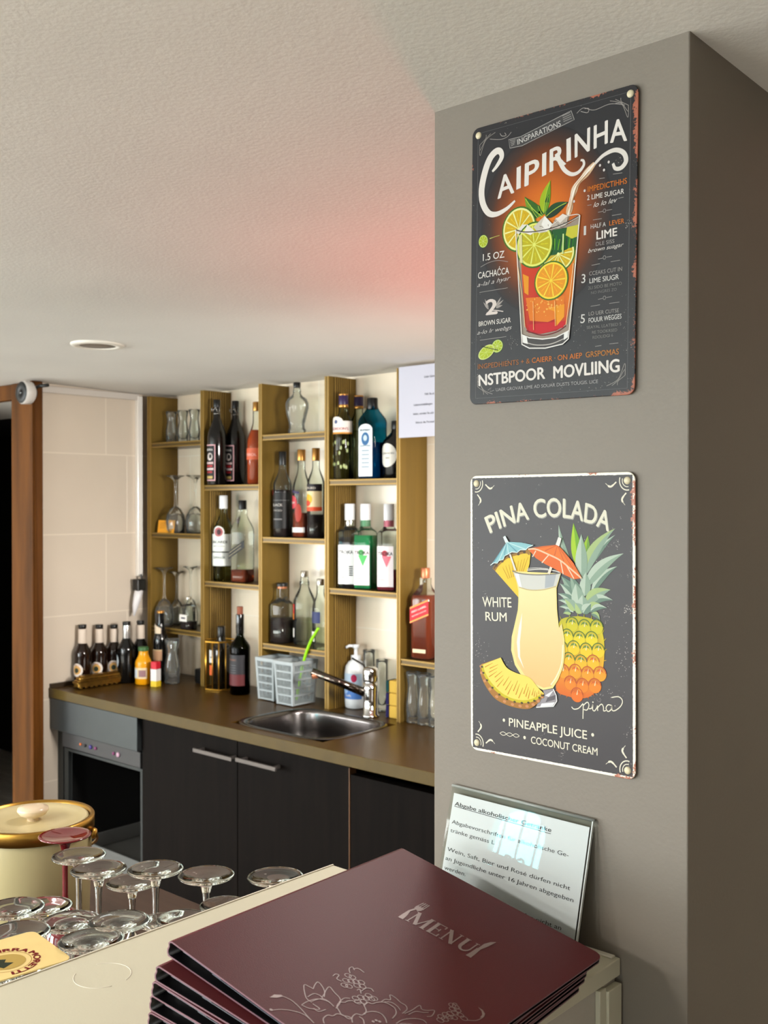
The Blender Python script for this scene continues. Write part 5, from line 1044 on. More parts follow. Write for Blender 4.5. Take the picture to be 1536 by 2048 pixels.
def body_profile(H, R, sh, nk, nr, top, r0=0.0, inset=0.0, zb=0.0):
    p = [(0.0, zb+0.0035), (R*0.55-inset, zb+0.003), (R*0.90-inset, zb), (R-inset, zb+0.004)]
    p.append((R-inset, sh))
    for k in range(1, 9):
        t = k/8; s_ = t*t*(3-2*t); p.append((R+(nr-R)*s_-inset, sh+(nk-sh)*t))
    if top > nk: p.append((nr-inset, top))
    return p
def cut(prof, level):
    out = []
    for i, (r, z) in enumerate(prof):
        if z <= level: out.append((r, z))
        else:
            r0, z0 = prof[i-1]; t = (level-z0)/(z-z0); out.append((r0+(r-r0)*t, level)); break
    out.append((0.0, level)); return out
def bottle(label, P, H, R, sh, nk, nr, glass, cap=None, liquid=None, sq=2.0, rz=0.0, group=None, art=None, name='bottle', seg=36, bands=(), cat='bottle', sy=1.0):
    """sh / nk: shoulder and neck heights as shares of H; liquid = (material, level); cap = (material, height, radius)"""
    P = Vector(P)
    if P.z > 1.0 and P.y > 2.33: 
        for i in range(4):
            if PX[i][0] < P.x < PX[i+1][0]: P.x = min(max(P.x, PX[i][1]+(0.0045 if i in (1, 3) else 0)+R*(1.15 if sq > 2 else 1)+0.0012), PX[i+1][0]-R*(1.15 if sq > 2 else 1)-0.0012)
    t = thing(name, label, cat, P, rz, group); sh *= H; nk *= H; top = H-(cap[1] if cap else 0.0)
    prof = body_profile(H, R, sh, nk, nr, top)
    MB().lathe(prof, seg, sq=sq, sy=sy).build('glass_body', glass, t)
    if liquid: MB().lathe(cut(body_profile(H, R, sh, nk, nr, top, inset=0.0016, zb=0.002), liquid[1]*H), seg, sq=sq, sy=sy).build('liquid', liquid[0], t)
    if cap:
        cm, ch, cr = cap; MB().lathe([(cr*0.98, top-0.0005), (cr, top+0.001), (cr, H-0.0015), (cr*0.93, H), (0.0, H)], 24).build('cap', cm, t)
    for i, (m, z0, z1, r) in enumerate(bands): MB().lathe([(r*0.99, z0*H), (r, z0*H+0.0005), (r, z1*H-0.0005), (r*0.99, z1*H)], 28).build('neck_band', m, t)
    for fn in (art if isinstance(art, list) else [art] if art else []):
        L = Label(R, sq); fn(L, H, R); L.build('label', P_lab, t)
    return t
def shelf_at(px, Y, z, R=0.0):
    P = onY(px, 1000, Y); x = P.x
    if R:      # keep clear of the upright panels on both sides
        for i in range(4):
            lo, hi = PX[i][1]+(0.0045 if i in (1, 3) else 0)+R+0.0012, PX[i+1][0]-R-0.0012
            if PX[i][0] < x < PX[i+1][0]: x = min(max(x, lo), hi)
    return Vector((x, Y, z+ST))
BY = 2.398
def hpx(P, y0, y1):   # height in metres of y0..y1 pixels at the depth of P
    return abs(y1-y0)/FPX*(P-CAM).dot(FWD)

# ---- bay 1 ------------------------------------------------------
def tumbler(label, P, H, R, group=None, waist=0.72, name='beer_glass', m=None, top=1.0):
    t = thing(name, label, 'glass', P, 0, group)
    pr_ = [(0.0, 0.004), (R*0.78, 0.003), (R*0.86, 0.0), (R*0.92, 0.004), (R*0.90, H*0.12), (R*0.98, H*0.30), (R*0.94, H*0.42), (R*waist, H*0.66), (R*waist*1.02, H*0.76), (R*0.92, H*0.93), (R*top, H), (R*top*0.95, H), (R*0.86, H*0.92), (R*(waist-0.07), H*0.76), (R*(waist-0.07), H*0.66), (R*0.86, H*0.42), (R*0.9, H*0.3), (R*0.80, H*0.13), (0.0, H*0.10)]
    MB().lathe(pr_[:4], 28).build('base', m or G_tum, t); MB().lathe(pr_[3:], 28).build('wall', m or G_tum, t); return t
for px, lb in ((343, 'waisted clear tumbler, left of three on the top left shelf'), (366, 'waisted clear tumbler, middle of three on the top left shelf'), (389, 'waisted clear tumbler, right of three on the top left shelf')):
    tumbler(lb, shelf_at(px, BY, 1.764, 0.0215), 0.118, 0.0215, 'tumblers on the top left shelf')
def shelf_wine(label, P, H, rf, rb):
    t = thing('wine_glass', label, 'glass', P, 0, 'upturned wine glasses on the left shelves')
    bw = 0.46*H
    foot = [(0.0, H-0.003), (rf*0.5, H-0.0025), (rf*0.97, H), (rf, H-0.0010), (rf*0.6, H-0.0055), (rf*0.22, H-0.016), (0.0048, H-0.028)]
    stem = [(0.0048, H-0.028), (0.0042, H-0.05), (0.0045, bw+0.015), (0.008, bw)]
    bowl = [(0.008, bw), (rb*0.55, bw*0.90), (rb*0.90, bw*0.66), (rb, bw*0.42), (rb*0.93, bw*0.16), (rb*0.86, 0.0), (rb*0.82, 0.0), (rb*0.90, bw*0.18), (rb*0.96, bw*0.42), (rb*0.86, bw*0.64), (0.0, bw*0.86)]
    for n, p_ in (('foot', foot), ('stem', stem), ('bowl', bowl)): MB().lathe(p_, 32).build(n, G_tum, t)
shelf_wine('upturned wine glass on the second shelf, beside the yellow card', shelf_at(351, 2.385, 1.430, 0.037), 0.212, 0.036, 0.037)
shelf_wine('upturned wine glass on the second shelf, half behind the ribbed panel', shelf_at(391, 2.412, 1.430, 0.037), 0.212, 0.036, 0.037)
shelf_wine('upturned wine glass on the third shelf, nearest the tiled wall', shelf_at(320, 2.370, 1.082, 0.0355), 0.218, 0.0355, 0.0355)
shelf_wine('upturned wine glass on the third shelf, middle of three', shelf_at(353, 2.428, 1.082, 0.030), 0.200, 0.0305, 0.0295)
shelf_wine('upturned wine glass on the third shelf, behind the square little bottle', shelf_at(381, 2.430, 1.082, 0.027), 0.222, 0.0280, 0.0270)
yc = thing('card', 'yellow card with a white cross, leaning on the second left shelf', 'card', shelf_at(331, 2.352, 1.430)); yc.rotation_euler = (radians(-8), 0, 0.10)
MB().box(-0.044, 0.044, -0.0006, 0.0006, 0, 0.047).build('board', mat('yellow card', (0.86, 0.58, 0.10), 0.6), yc)
T = Art(lambda u, v, w: (u, -0.0008-w, v)); T.poly([(0.010, 0.010), (0.018, 0.010), (0.020, 0.017), (0.040, 0.015), (0.041, 0.027), (0.028, 0.028), (0.026, 0.038), (0.016, 0.036), (0.016, 0.026), (0.004, 0.024), (0.004, 0.015)], (0.90, 0.80, 0.72), 1)
for k in range(4): T.stroke([(-0.034, 0.036-k*0.006), (-0.006, 0.037-k*0.006)], 0.0016, (0.62, 0.36, 0.08), 1)
T.build('print', M_ink, yc)
def art_small(L, H, R):
    L.patch(-0.020, 0.020, 0.26*H, 0.46*H, WH, 1, 6); L.word('Averna', 0.32*H, 0.007, BK, 0.022, 2)
bottle('small square bottle with white label on the third shelf at left', shelf_at(377, 2.366, 1.082), 0.118, 0.0245, 0.66, 0.80, 0.012, G_clear, (C_silver, 0.010, 0.011), (L_dark, 0.24), sq=5, art=lambda L, H, R: L.patch(-0.0215, 0.0215, 0.25*H, 0.46*H, WH, 1, 6) or L.patch(-0.012, 0.012, 0.33*H, 0.38*H, (0.3, 0.3, 0.36), 2, 3))

# ---- bay 2 ------------------------------------------------------
M_wire = mat('steel wire', (0.72, 0.70, 0.68), 0.25, metal=0.9)
def art_swing(L, H, R):
    u0, u1, z0, z1 = -0.024, 0.024, 0.05*H, 0.47*H
    PK = (0.86, 0.66, 0.68)
    L.patch(u0, u1, z0, z1, PK, 1); L.patch(u0+0.003, u1-0.003, z0+0.0035, z1-0.0035, (0.06, 0.05, 0.06), 2)
    L.word('BIRRA', 0.40*H, 0.010, WH, 0.030, 3); L.round((0.002, 0.33*H), 0.012, 0.013, (0.80, 0.76, 0.74), 3); L.round((0.005, 0.335*H), 0.006, 0.008, BK, 5)
    for k, (w_, c) in enumerate(((0.034, (0.80, 0.70, 0.70)), (0.028, (0.66, 0.16, 0.18)), (0.036, (0.82, 0.74, 0.74)), (0.026, (0.60, 0.14, 0.16)))): L.patch(-w_/2, w_/2, (0.245-k*0.035)*H, (0.268-k*0.035)*H, c, 3, 8)
    L.patch(-0.014, 0.014, 0.075*H, 0.105*H, (0.72, 0.62, 0.36), 3, 6)
def swing(label, px, Y):
    P = shelf_at(px, Y, 1.603); t = bottle(label, P, 0.300, 0.0335, 0.56, 0.82, 0.0125, D_black, (C_black, 0.026, 0.0125), None, art=art_swing, group='black swing-top bottles')
    b = MB()
    for s_ in (-1, 1): b.tube([(s_*0.0125, -0.004, 0.252), (s_*0.014, -0.012, 0.262), (s_*0.011, -0.0145, 0.272)], 0.0012, 6); b.tube([(s_*0.0130, 0.0, 0.250), (s_*0.0140, 0.0, 0.277)], 0.0011, 6)
    b.tube([(0.0132*cos(k*pi/10), 0.0132*sin(k*pi/10), 0.250) for k in range(20)], 0.0011, 6, closed=True)
    b.tube([(-0.011, -0.0145, 0.272), (0.0, -0.016, 0.262), (0.011, -0.0145, 0.272)], 0.0012, 6); b.build('swing_wire', M_wire, t)
swing('tall black swing-top bottle with pink-edged label, in front', 434, 2.3555); swing('tall black swing-top bottle behind its twin, nearer the wall', 471, 2.4255)
bottle('orange liqueur bottle half hidden behind the third shelf panel', shelf_at(514, 2.400, 1.603), 0.285, 0.0345, 0.50, 0.78, 0.014, G_clear, (C_gold, 0.03, 0.0145), (L_red, 0.66), art=lambda L, H, R: (L.patch(-0.040, 0.040, 0.30*H, 0.44*H, (0.80, 0.36, 0.22), 1), L.word('APEROL', 0.345*H, 0.013, (0.93, 0.70, 0.66), 0.055, 2)))
def art_bac(L, H, R):
    L.patch(-0.046, 0.046, 0.18*H, 0.55*H, (0.86, 0.87, 0.85), 1, 20); L.round((0, 0.575*H), 0.021, 0.021, (0.86, 0.87, 0.85), 2); L.round((0, 0.575*H), 0.0165, 0.0165, (0.66, 0.36, 0.38), 3); L.round((0.002, 0.575*H), 0.008, 0.010, (0.25, 0.12, 0.14), 9)
    L.word('BACARDI', 0.445*H, 0.0125, (0.14, 0.16, 0.17), 0.060, 4, off=0.02); L.word('CARTA BLANCA', 0.405*H, 0.005, (0.35, 0.38, 0.38), 0.046, 4); L.word('SUPERIOR', 0.265*H, 0.011, (0.35, 0.40, 0.39), 0.048, 4, off=0.02); L.patch(-0.036, 0.036, 0.335*H, 0.348*H, (0.2, 0.22, 0.22), 4)
bottle('clear white-rum bottle with round emblem and white cap', shelf_at(438, 2.390, 1.265), 0.302, 0.0375, 0.56, 0.80, 0.0135, G_pale, (C_white, 0.046, 0.0145), (L_clear, 0.17), art=art_bac, rz=0.40)
def art_jw(L, H, R):
    L.patch(-0.036, 0.030, 0.36*H, 0.455*H, (0.07, 0.07, 0.08), 1, 10, 0.62); L.patch(-0.034, 0.018, 0.385*H, 0.392*H, (0.60, 0.55, 0.42), 2, 8, 0.62); L.patch(-0.034, 0.018, 0.425*H, 0.432*H, (0.60, 0.55, 0.42), 2, 8, 0.62); L.patch(0.004, 0.012, 0.20*H, 0.21*H, (0.5, 0.5, 0.5), 2, 2)
bottle('almost empty square whisky bottle with slanted black label', shelf_at(485, 2.392, 1.265), 0.285, 0.0335, 0.62, 0.84, 0.0135, G_clear, (C_black, 0.032, 0.0145), (L_amber, 0.155), sq=5, art=art_jw, rz=0.25)
# on the counter
wp = onZ(490, 1386, 0.9003)
def art_wine(L, H, R):
    L.patch(-0.046, 0.046, 0.12*H, 0.50*H, (0.17, 0.165, 0.18), 1, 20); L.patch(-0.046, 0.046, 0.12*H, 0.26*H, (0.36, 0.14, 0.15), 2, 20); L.word('MALBEC', 0.43*H, 0.008, (0.55, 0.38, 0.30), 0.032, 3)
    for k in range(4): L.patch(-0.022, 0.016, (0.37-k*0.03)*H, (0.374-k*0.03)*H, (0.42, 0.41, 0.42), 3)
t = bottle('opened dark wine bottle with cork and grey label', (wp.x, wp.y-0.022, 0.9003), 0.272, 0.0345, 0.58, 0.74, 0.0125, G_olive, None, (L_dark, 0.56), art=art_wine, bands=[(D_black, 0.76, 0.995, 0.0138)])
MB().lathe([(0.0095, 0.262), (0.0102, 0.272), (0.0108, 0.296), (0.0100, 0.2975), (0.0, 0.2975)], 18).build('cork', mat('brown cork', (0.52, 0.30, 0.22), 0.8), t)
M_lw = mat('gold wire', (0.74, 0.56, 0.22), 0.28, metal=0.9)
lp = Vector((-2.880, 2.352, 0.9003))
lt = thing('wire_lantern', 'gold wire lantern frame standing around a dark bottle', 'lantern', lp, radians(8)); hw, hd_, hh = 0.062, 0.050, 0.168
b = MB()
oct_ = [(-hw, -hd_*0.2), (-hw*0.35, -hd_), (hw*0.55, -hd_*0.9), (hw, -hd_*0.1), (hw*0.4, hd_), (-hw*0.5, hd_)]
for z in (0.003, hh): b.tube([(x, y, z) for x, y in oct_], 0.0028, 8, closed=True, smooth=False)
b.build('ring', M_lw, lt)
for i, (x, y) in enumerate(oct_):
    MB().tube([(x, y, 0.003), (x, y, hh)], 0.0024, 8).build('upright', M_lw, lt)
    x2, y2 = oct_[(i+1) % 6]
    if i in (0, 1, 2, 5): MB().tube([((x+x2)/2, (y+y2)/2, 0.003), ((x+x2)/2, (y+y2)/2, hh)], 0.0018, 6).build('upright', M_lw, lt)
bottle('dark bottle with white and orange stickers inside the gold wire lantern', (lp.x+0.002, lp.y+0.002, 0.9003), 0.218, 0.031, 0.62, 0.78, 0.0125, mat('smoked bottle', (0.075, 0.06, 0.035), 0.1, spec=0.6), (C_black, 0.034, 0.0140), None, sq=4,
       art=[lambda L, H, R: (L.patch(-0.026, -0.006, 0.42*H, 0.62*H, (0.84, 0.83, 0.82), 1, 4), L.patch(-0.022, -0.012, 0.50*H, 0.515*H, (0.3, 0.3, 0.33), 2, 2)), lambda L, H, R: L.patch(-0.025, -0.006, 0.22*H, 0.38*H, (0.86, 0.38, 0.14), 1, 4)])

# ---- bay 3 ------------------------------------------------------
P = shelf_at(594, 2.396, 1.767); sk = thing('bottle', 'clear glass figure-shaped bottle with black stopper on the top shelf', 'bottle', P)
b = MB(); Hs = 0.172
b.lathe([(0.0, 0.002), (0.026, 0.0), (0.031, 0.003), (0.0315, 0.016), (0.028, 0.020), (0.027, 0.034), (0.031, 0.046), (0.037, 0.068), (0.0415, 0.088), (0.041, 0.104), (0.034, 0.118), (0.021, 0.126), (0.0145, 0.134), (0.0125, 0.150), (0.0125, 0.156)], 36, sy=0.86)
v2 = []
for (x, y, z) in b.v:
    k = 0
    if 0.03 < z < 0.12: k = 0.0022*sin(z*210)*cos(math.atan2(y, x)*3) - 0.0045*math.exp(-((abs(math.atan2(y, x)+pi/2)-0.45)/0.22)**2)*math.exp(-((z-0.085)/0.012)**2)
    r_ = math.hypot(x, y); v2.append((x*(1+k/max(r_, 1e-4)), y*(1+k/max(r_, 1e-4)), z))
b.v = v2; b.build('glass_body', thin_glass('cut clear glass', (0.96, 0.97, 0.95), 0.24, 0.04, 0.05), sk)
MB().lathe([(0.0115, 0.155), (0.012, 0.1565), (0.012, Hs-0.001), (0.011, Hs), (0, Hs)], 20).build('cap', C_black, sk)
MB().lathe([(0.0128, 0.140), (0.0138, 0.142), (0.0138, 0.145), (0.0128, 0.147)], 20).build('neck_ring', G_tum, sk)
def art_rum(L, H, R):
    L.patch(-0.045, 0.045, 0.10*H, 0.52*H, (0.07, 0.065, 0.07), 1, 20); L.word('BLACK', 0.36*H, 0.012, (0.72, 0.70, 0.68), 0.040, 3); L.word('SPICED', 0.30*H, 0.008, (0.62, 0.6, 0.58), 0.036, 3); L.patch(-0.018, 0.018, 0.20*H, 0.215*H, (0.45, 0.44, 0.44), 3, 6); L.round((-0.028, 0.52*H), 0.006, 0.010, RD, 4); L.patch(-0.045, 0.045, 0.425*H, 0.432*H, (0.4, 0.4, 0.4), 2)
bottle('dark rum bottle with black label and black cap', shelf_at(565, 2.396, 1.427), 0.286, 0.0315, 0.60, 0.80, 0.0120, G_clear, (C_black, 0.045, 0.0130), (L_dark, 0.55), art=art_rum, rz=0.2)
def art_red(L, H, R):
    L.round((-0.010, 0.40*H), 0.018, 0.022, (0.72, 0.22, 0.26), 2); L.word('RUM', 0.385*H, 0.008, WH, 0.020, 8, u=-0.010); L.round((0.012, 0.28*H), 0.012, 0.030, (0.60, 0.20, 0.15), 2)
def art_red2(L, H, R): L.patch(-0.030, 0.034, 0.06*H, 0.115*H, WH, 1, 12)
def art_red3(L, H, R): L.patch(-0.026, 0.016, 0.50*H, 0.53*H, (0.20, 0.16, 0.30), 1, 8, -0.2)
bottle('clear rum bottle with red label and gold cap', shelf_at(603, 2.396, 1.427), 0.290, 0.0295, 0.55, 0.80, 0.0125, G_clear, (C_gold, 0.036, 0.0140), (L_amber, 0.28), art=[art_red, art_red2, art_red3])
def art_cap(L, H, R):
    L.patch(-0.044, 0.044, 0.30*H, 0.60*H, (0.90, 0.80, 0.62), 1, 18); L.patch(-0.044, 0.044, 0.52*H, 0.60*H, (0.12, 0.10, 0.12), 2, 18); L.patch(-0.044, 0.044, 0.30*H, 0.345*H, (0.86, 0.30, 0.14), 2, 18); L.round((-0.006, 0.43*H), 0.017, 0.017, (0.90, 0.68, 0.16), 3); L.round((-0.008, 0.385*H), 0.012, 0.010, (0.80, 0.26, 0.16), 9); L.word('SPICED', 0.545*H, 0.009, (0.85, 0.8, 0.75), 0.044, 4)
bottle('rum bottle with yellow and red label, partly hidden by the fourth panel', shelf_at(632, 2.396, 1.427), 0.292, 0.0290, 0.60, 0.80, 0.0120, G_clear, (C_gold, 0.040, 0.0130), (L_dark, 0.26), art=art_cap)
bottle('square clear bottle half full of dark liqueur, flat black lid', shelf_at(564, 2.392, 1.073), 0.200, 0.0330, 0.62, 0.76, 0.0150, G_clear, (C_black, 0.012, 0.0190), (L_dark, 0.42), sq=5, bands=[(C_copper, 0.905, 0.94, 0.0165)])
def art_vod(L, H, R):
    L.patch(-0.034, -0.012, 0.42*H, 0.55*H, (0.78, 0.16, 0.16), 1, 6); L.patch(-0.034, -0.014, 0.34*H, 0.42*H, (0.88, 0.48, 0.16), 1, 6); L.word('V', 0.46*H, 0.014, WH, 0.008, 2, u=-0.024)
def art_vod2(L, H, R): L.patch(-0.032, -0.012, 0.10*H, 0.22*H, WH, 1, 6)
bottle('tall clear vodka bottle with red patch and silver cap', shelf_at(609, 2.418, 1.073), 0.242, 0.0370, 0.56, 0.84, 0.0135, G_clear, (C_silver, 0.020, 0.0125), (L_clear, 0.35), art=[art_vod, art_vod2], bands=[(G_tum, 0.80, 0.86, 0.0165)])
bottle('clear bottle with blue label, cut off by the fourth panel', shelf_at(641, 2.362, 1.073), 0.225, 0.0270, 0.58, 0.82, 0.0125, G_clear, (C_silver, 0.020, 0.0125), (L_clear, 0.3), art=[lambda L, H, R: L.patch(-0.034, 0.02, 0.38*H, 0.54*H, (0.17, 0.20, 0.36), 1, 10), lambda L, H, R: L.patch(-0.030, 0.0, 0.12*H, 0.26*H, WH, 1, 6)])

# grey plastic baskets
M_bsk = mat('light grey plastic', (0.62, 0.65, 0.66), 0.45)
def basket(label, cx, cy, wb, db, wt_, dt, H):
    t = thing('plastic_basket', label, 'basket', (cx, cy, 0.9035), 0, 'grey plastic baskets beside the sink')
    def pt(u, v, k): w_ = wb+(wt_-wb)*k; d_ = db+(dt-db)*k; return Vector((u*w_/2, v*d_/2, k*H))
    def bar(b, p, q, th): b.tube([p, q], th, 4, smooth=False)
    b = MB(); b.box(-wb/2, wb/2, -db/2, db/2, 0, 0.004)
    for (u, v) in ((-1, -1), (1, -1), (1, 1), (-1, 1)): bar(b, pt(u, v, 0.0), pt(u, v, 1), 0.0060)
    for k in (0.02, 0.22, 0.40, 0.58, 0.76, 0.93):
        c = [pt(-1, -1, k), pt(1, -1, k), pt(1, 1, k), pt(-1, 1, k)]
        for i in range(4): bar(b, c[i], c[(i+1) % 4], 0.0038)
    for s_ in range(4):
        cs = ((-1, -1), (1, -1), (1, 1), (-1, 1)); a, c = cs[s_], cs[(s_+1) % 4]; n = 13
        for i in range(1, n):
            u, v = a[0]+(c[0]-a[0])*i/n, a[1]+(c[1]-a[1])*i/n; bar(b, pt(u, v, 0.02), pt(u, v, 0.93), 0.0013)
    b.build('body', M_bsk, t)
    b = MB(); o_, i_ = 1.09, 0.90; z0, z1 = 0.94, 1.0
    for (s0, s1) in (((-1, -1), (1, -1)), ((1, -1), (1, 1)), ((1, 1), (-1, 1)), ((-1, 1), (-1, -1))):
        vs = [pt(s0[0]*r, s0[1]*r, 1)*1.0+Vector((0, 0, z)) for r in (o_, i_) for z in (0, -0.010)]+[pt(s1[0]*r, s1[1]*r, 1)+Vector((0, 0, z)) for r in (o_, i_) for z in (0, -0.010)]
        b.add(vs, [(0, 2, 6, 4), (1, 5, 7, 3), (0, 4, 5, 1), (2, 3, 7, 6)], False)
    b.build('rim', M_bsk, t); return t
basket('grey plastic slatted basket standing against the third panel', -2.588, 2.348, 0.068, 0.080, 0.082, 0.095, 0.138)
basket('grey plastic slatted basket nearest the tap, with a green straw in it', -2.478, 2.335, 0.068, 0.090, 0.082, 0.105, 0.140)
s0, s1 = onY(606, 1326, 2.335), onY(637, 1256, 2.330)
mid_ = s0.lerp(s1, 0.5)+Vector((-0.006, 0, 0.004)); bs0 = Vector((-2.480, 2.340, 0.9125))
MBs = MB(); MBs.tube(spline([bs0, s0.lerp(bs0, .1), mid_, s1], 8), 0.0048, 8)
tag(MBs.build('green_straw', mat('lime green plastic', (0.55, 0.80, 0.05), 0.35)), 'bright green straw leaning out of the grey basket', 'straw')

# ---- bay 4 ------------------------------------------------------
def art_gin(L, H, R):
    L.patch(-0.050, 0.046, 0.545*H, 0.68*H, (0.88, 0.85, 0.82), 1, 20); L.round((-0.010, 0.67*H), 0.024, 0.016, (0.88, 0.85, 0.82), 2); L.patch(-0.050, 0.046, 0.53*H, 0.55*H, (0.80, 0.55, 0.22), 3, 20); L.word("GORDON'S", 0.575*H, 0.011, (0.62, 0.14, 0.22), 0.060, 4, off=0.02); L.round((-0.010, 0.67*H), 0.006, 0.006, (0.3, 0.35, 0.5), 9)
    random.seed(5)
    for k in range(16): u, v = random.uniform(-0.03, 0.03), random.uniform(0.10, 0.46)*H; L.round((u, v), 0.003, 0.006, (0.66, 0.70, 0.46), 1)
for lb, px, Y in (('clear gin bottle with orange and white label, violet cap', 687, 2.360), ('clear gin bottle with violet cap, half behind the blue bottle', 717.5, 2.4265)):
    bottle(lb, shelf_at(px, Y, 1.614), 0.266, 0.0322, 0.62, 0.82, 0.0135, G_pale, (C_purple, 0.034, 0.0150), (L_clear, 0.58), art=art_gin if px < 700 else None, bands=[(C_gold, 0.848, 0.876, 0.0158), (C_gold, 0.985, 1.003, 0.0156)], group='violet capped gin bottles', rz=0.30)
def art_bom(L, H, R):
    L.patch(-0.026, 0.026, 0.03*H, 0.62*H, (0.86, 0.88, 0.90), 1, 8); L.round((0, 0.60*H), 0.026, 0.018, (0.86, 0.88, 0.90), 2); L.patch(-0.022, 0.022, 0.06*H, 0.60*H, (0.80, 0.85, 0.88), 3, 6); L.word('BOMBAY', 0.585*H, 0.009, (0.12, 0.18, 0.26), 0.038, 8); L.round((0, 0.49*H), 0.015, 0.020, (0.15, 0.36, 0.55), 5); L.round((0, 0.50*H), 0.007, 0.009, (0.70, 0.78, 0.82), 11); L.word('SAPPHIRE', 0.395*H, 0.007, (0.16, 0.25, 0.35), 0.040, 5)
    for k in range(5): L.patch(-0.014, 0.014, (0.34-k*0.05)*H, (0.352-k*0.05)*H, (0.45, 0.50, 0.56), 5, 4)
bottle('square blue gin bottle with tall white label', shelf_at(745, 2.372, 1.614), 0.248, 0.0355, 0.70, 0.90, 0.0135, G_blue, (C_black, 0.034, 0.0165), (L_blue, 0.45), sq=6, art=art_bom, rz=0.10)
bottle('squat black gin bottle with white oval label, cut off by the fifth panel', shelf_at(793, 2.396, 1.614), 0.175, 0.0420, 0.62, 0.84, 0.0150, D_black, (C_black, 0.024, 0.0155), None,
       art=lambda L, H, R: (L.glow((-0.002, 0.40*H), [(0.033*k/6, 0.036*k/6, (0.86, 0.84, 0.80)) for k in range(7)], 1, 28), L.word('HENDRICKS', 0.42*H, 0.007, (0.30, 0.29, 0.29), 0.046, 3), L.word('GIN', 0.34*H, 0.007, (0.30, 0.29, 0.29), 0.014, 3)))
def art_tro(c1):
    def f(L, H, R):
        L.patch(-0.026, 0.026, 0.05*H, 0.515*H, (0.88, 0.84, 0.85) if c1 != 'w' else (0.90, 0.90, 0.90), 1, 6); L.word('TROJKA', 0.41*H, 0.015, (0.13, 0.11, 0.13), 0.048, 3, off=0.03)
        if c1 != 'w': L.poly2([(-0.012, 0.40*H), (0.020, 0.40*H), (0.004, 0.27*H)], (0.30, 0.66, 0.36) if c1 == 'g' else (0.90, 0.42, 0.48), 4); L.round((-0.002, 0.43*H), 0.010, 0.010, (0.30, 0.62, 0.34) if c1 == 'g' else (0.62, 0.16, 0.22), 2)
        else:
            for k in range(7): L.patch(-0.024, 0.006-0.004*(k % 3), (0.37-k*0.03)*H, (0.378-k*0.03)*H, (0.55, 0.55, 0.58), 3, 4)
            for k in range(5): L.patch(0.010, 0.024, (0.25-k*0.025)*H, (0.265-k*0.025)*H, (0.2, 0.2, 0.22), 3, 3)
        L.word('VODKA', 0.12*H, 0.007, (0.35, 0.33, 0.35), 0.020, 3, u=-0.012)
    return f
for px, lb, lq, c, nb in ((679, 'clear vodka bottle with white label and white cap, left of the green one', (L_clear, 0.6), 'w', C_silver), (731, 'bright green vodka bottle with white cap', (L_green, 0.63), 'g', mat('green neck foil', (0.30, 0.50, 0.36), 0.5)), (778, 'pink vodka bottle with white cap, right of the green one', (L_pink, 0.24), 'p', mat('pink neck foil', (0.78, 0.40, 0.48), 0.5))):
    bottle(lb, shelf_at(px, 2.390, 1.274), 0.264, 0.0310, 0.655, 0.74, 0.0140, G_clear, (C_white, 0.050, 0.0165), lq, sq=6, art=art_tro(c), bands=[(nb, 0.735, 0.81, 0.0150)], group='white-capped vodka bottles', rz=0.36)
# soap dispenser
so = thing('soap_dispenser', 'white pump dispenser with blue label beside the tap', 'dispenser', (-2.290, 2.419, 0.9003))
M_soap = mat('white plastic', (0.86, 0.87, 0.88), 0.35); b = MB()
b.lathe([(0.0, 0.002), (0.028, 0.0), (0.034, 0.004), (0.0355, 0.02), (0.0355, 0.115), (0.033, 0.132), (0.024, 0.146), (0.014, 0.151), (0.014, 0.156), (0, 0.156)], 36); b.build('bottle_body', M_soap, so)
b = MB(); b.lathe([(0.0155, 0.153), (0.0155, 0.166), (0.006, 0.168), (0.006, 0.188), (0.010, 0.190), (0.011, 0.200), (0.0, 0.201)], 20); b.tube([(0, 0, 0.196), (-0.018, -0.012, 0.196), (-0.026, -0.018, 0.190)], 0.0045, 8); b.build('pump', M_soap, so)
L = Label(0.0355); L.patch(-0.042, 0.046, 0.032, 0.082, (0.30, 0.48, 0.76), 1, 18); L.patch(-0.042, 0.046, 0.070, 0.112, (0.72, 0.80, 0.88), 2, 18); L.round((0.020, 0.098), 0.0095, 0.0125, (0.70, 0.12, 0.30), 3); L.round((-0.016, 0.060), 0.016, 0.013, (0.62, 0.74, 0.90), 3); L.word('Soft', 0.040, 0.010, WH, 0.022, 4); L.build('label', P_lab, so)
tumbler('clear tumbler behind the soap dispenser', (onY(738, 1340, 2.436).x, 2.436, 0.9003), 0.185, 0.0195, name='tumbler', waist=0.9)
tumbler('clear tumbler between the tap and the sponges', (onY(764, 1340, 2.436).x, 2.436, 0.9003), 0.160, 0.0195, name='tumbler', waist=0.9)
M_spy = mat('yellow sponge', (0.86, 0.70, 0.30), 0.9, bump=0.5, bscale=400); M_spb = mat('dark blue scourer', (0.12, 0.10, 0.32), 0.9); M_spt = mat('teal scourer', (0.05, 0.25, 0.26), 0.9)
for i, (z, m2, lb) in enumerate(((0.9003, M_spb, 'yellow sponge with blue side, lowest of three beside the tap'), (0.9385, M_spb, 'yellow sponge with blue side, middle of three beside the tap'), (0.9767, M_spt, 'yellow sponge with teal side, topmost of three beside the tap'))):
    sp_ = thing('sponge', lb, 'sponge', (-2.088, 2.392, z), 0.1, 'sponges stacked beside the tap')
    MB().prism(rrect(-0.020, 0.036, -0.022, 0.022, 0.005, 4), 0, 0.037).build('foam', M_spy, sp_, bevel=0.003); MB().prism(rrect(-0.032, -0.0205, -0.022, 0.022, 0.003, 4), 0.001, 0.036).build('scourer', m2, sp_, bevel=0.002)

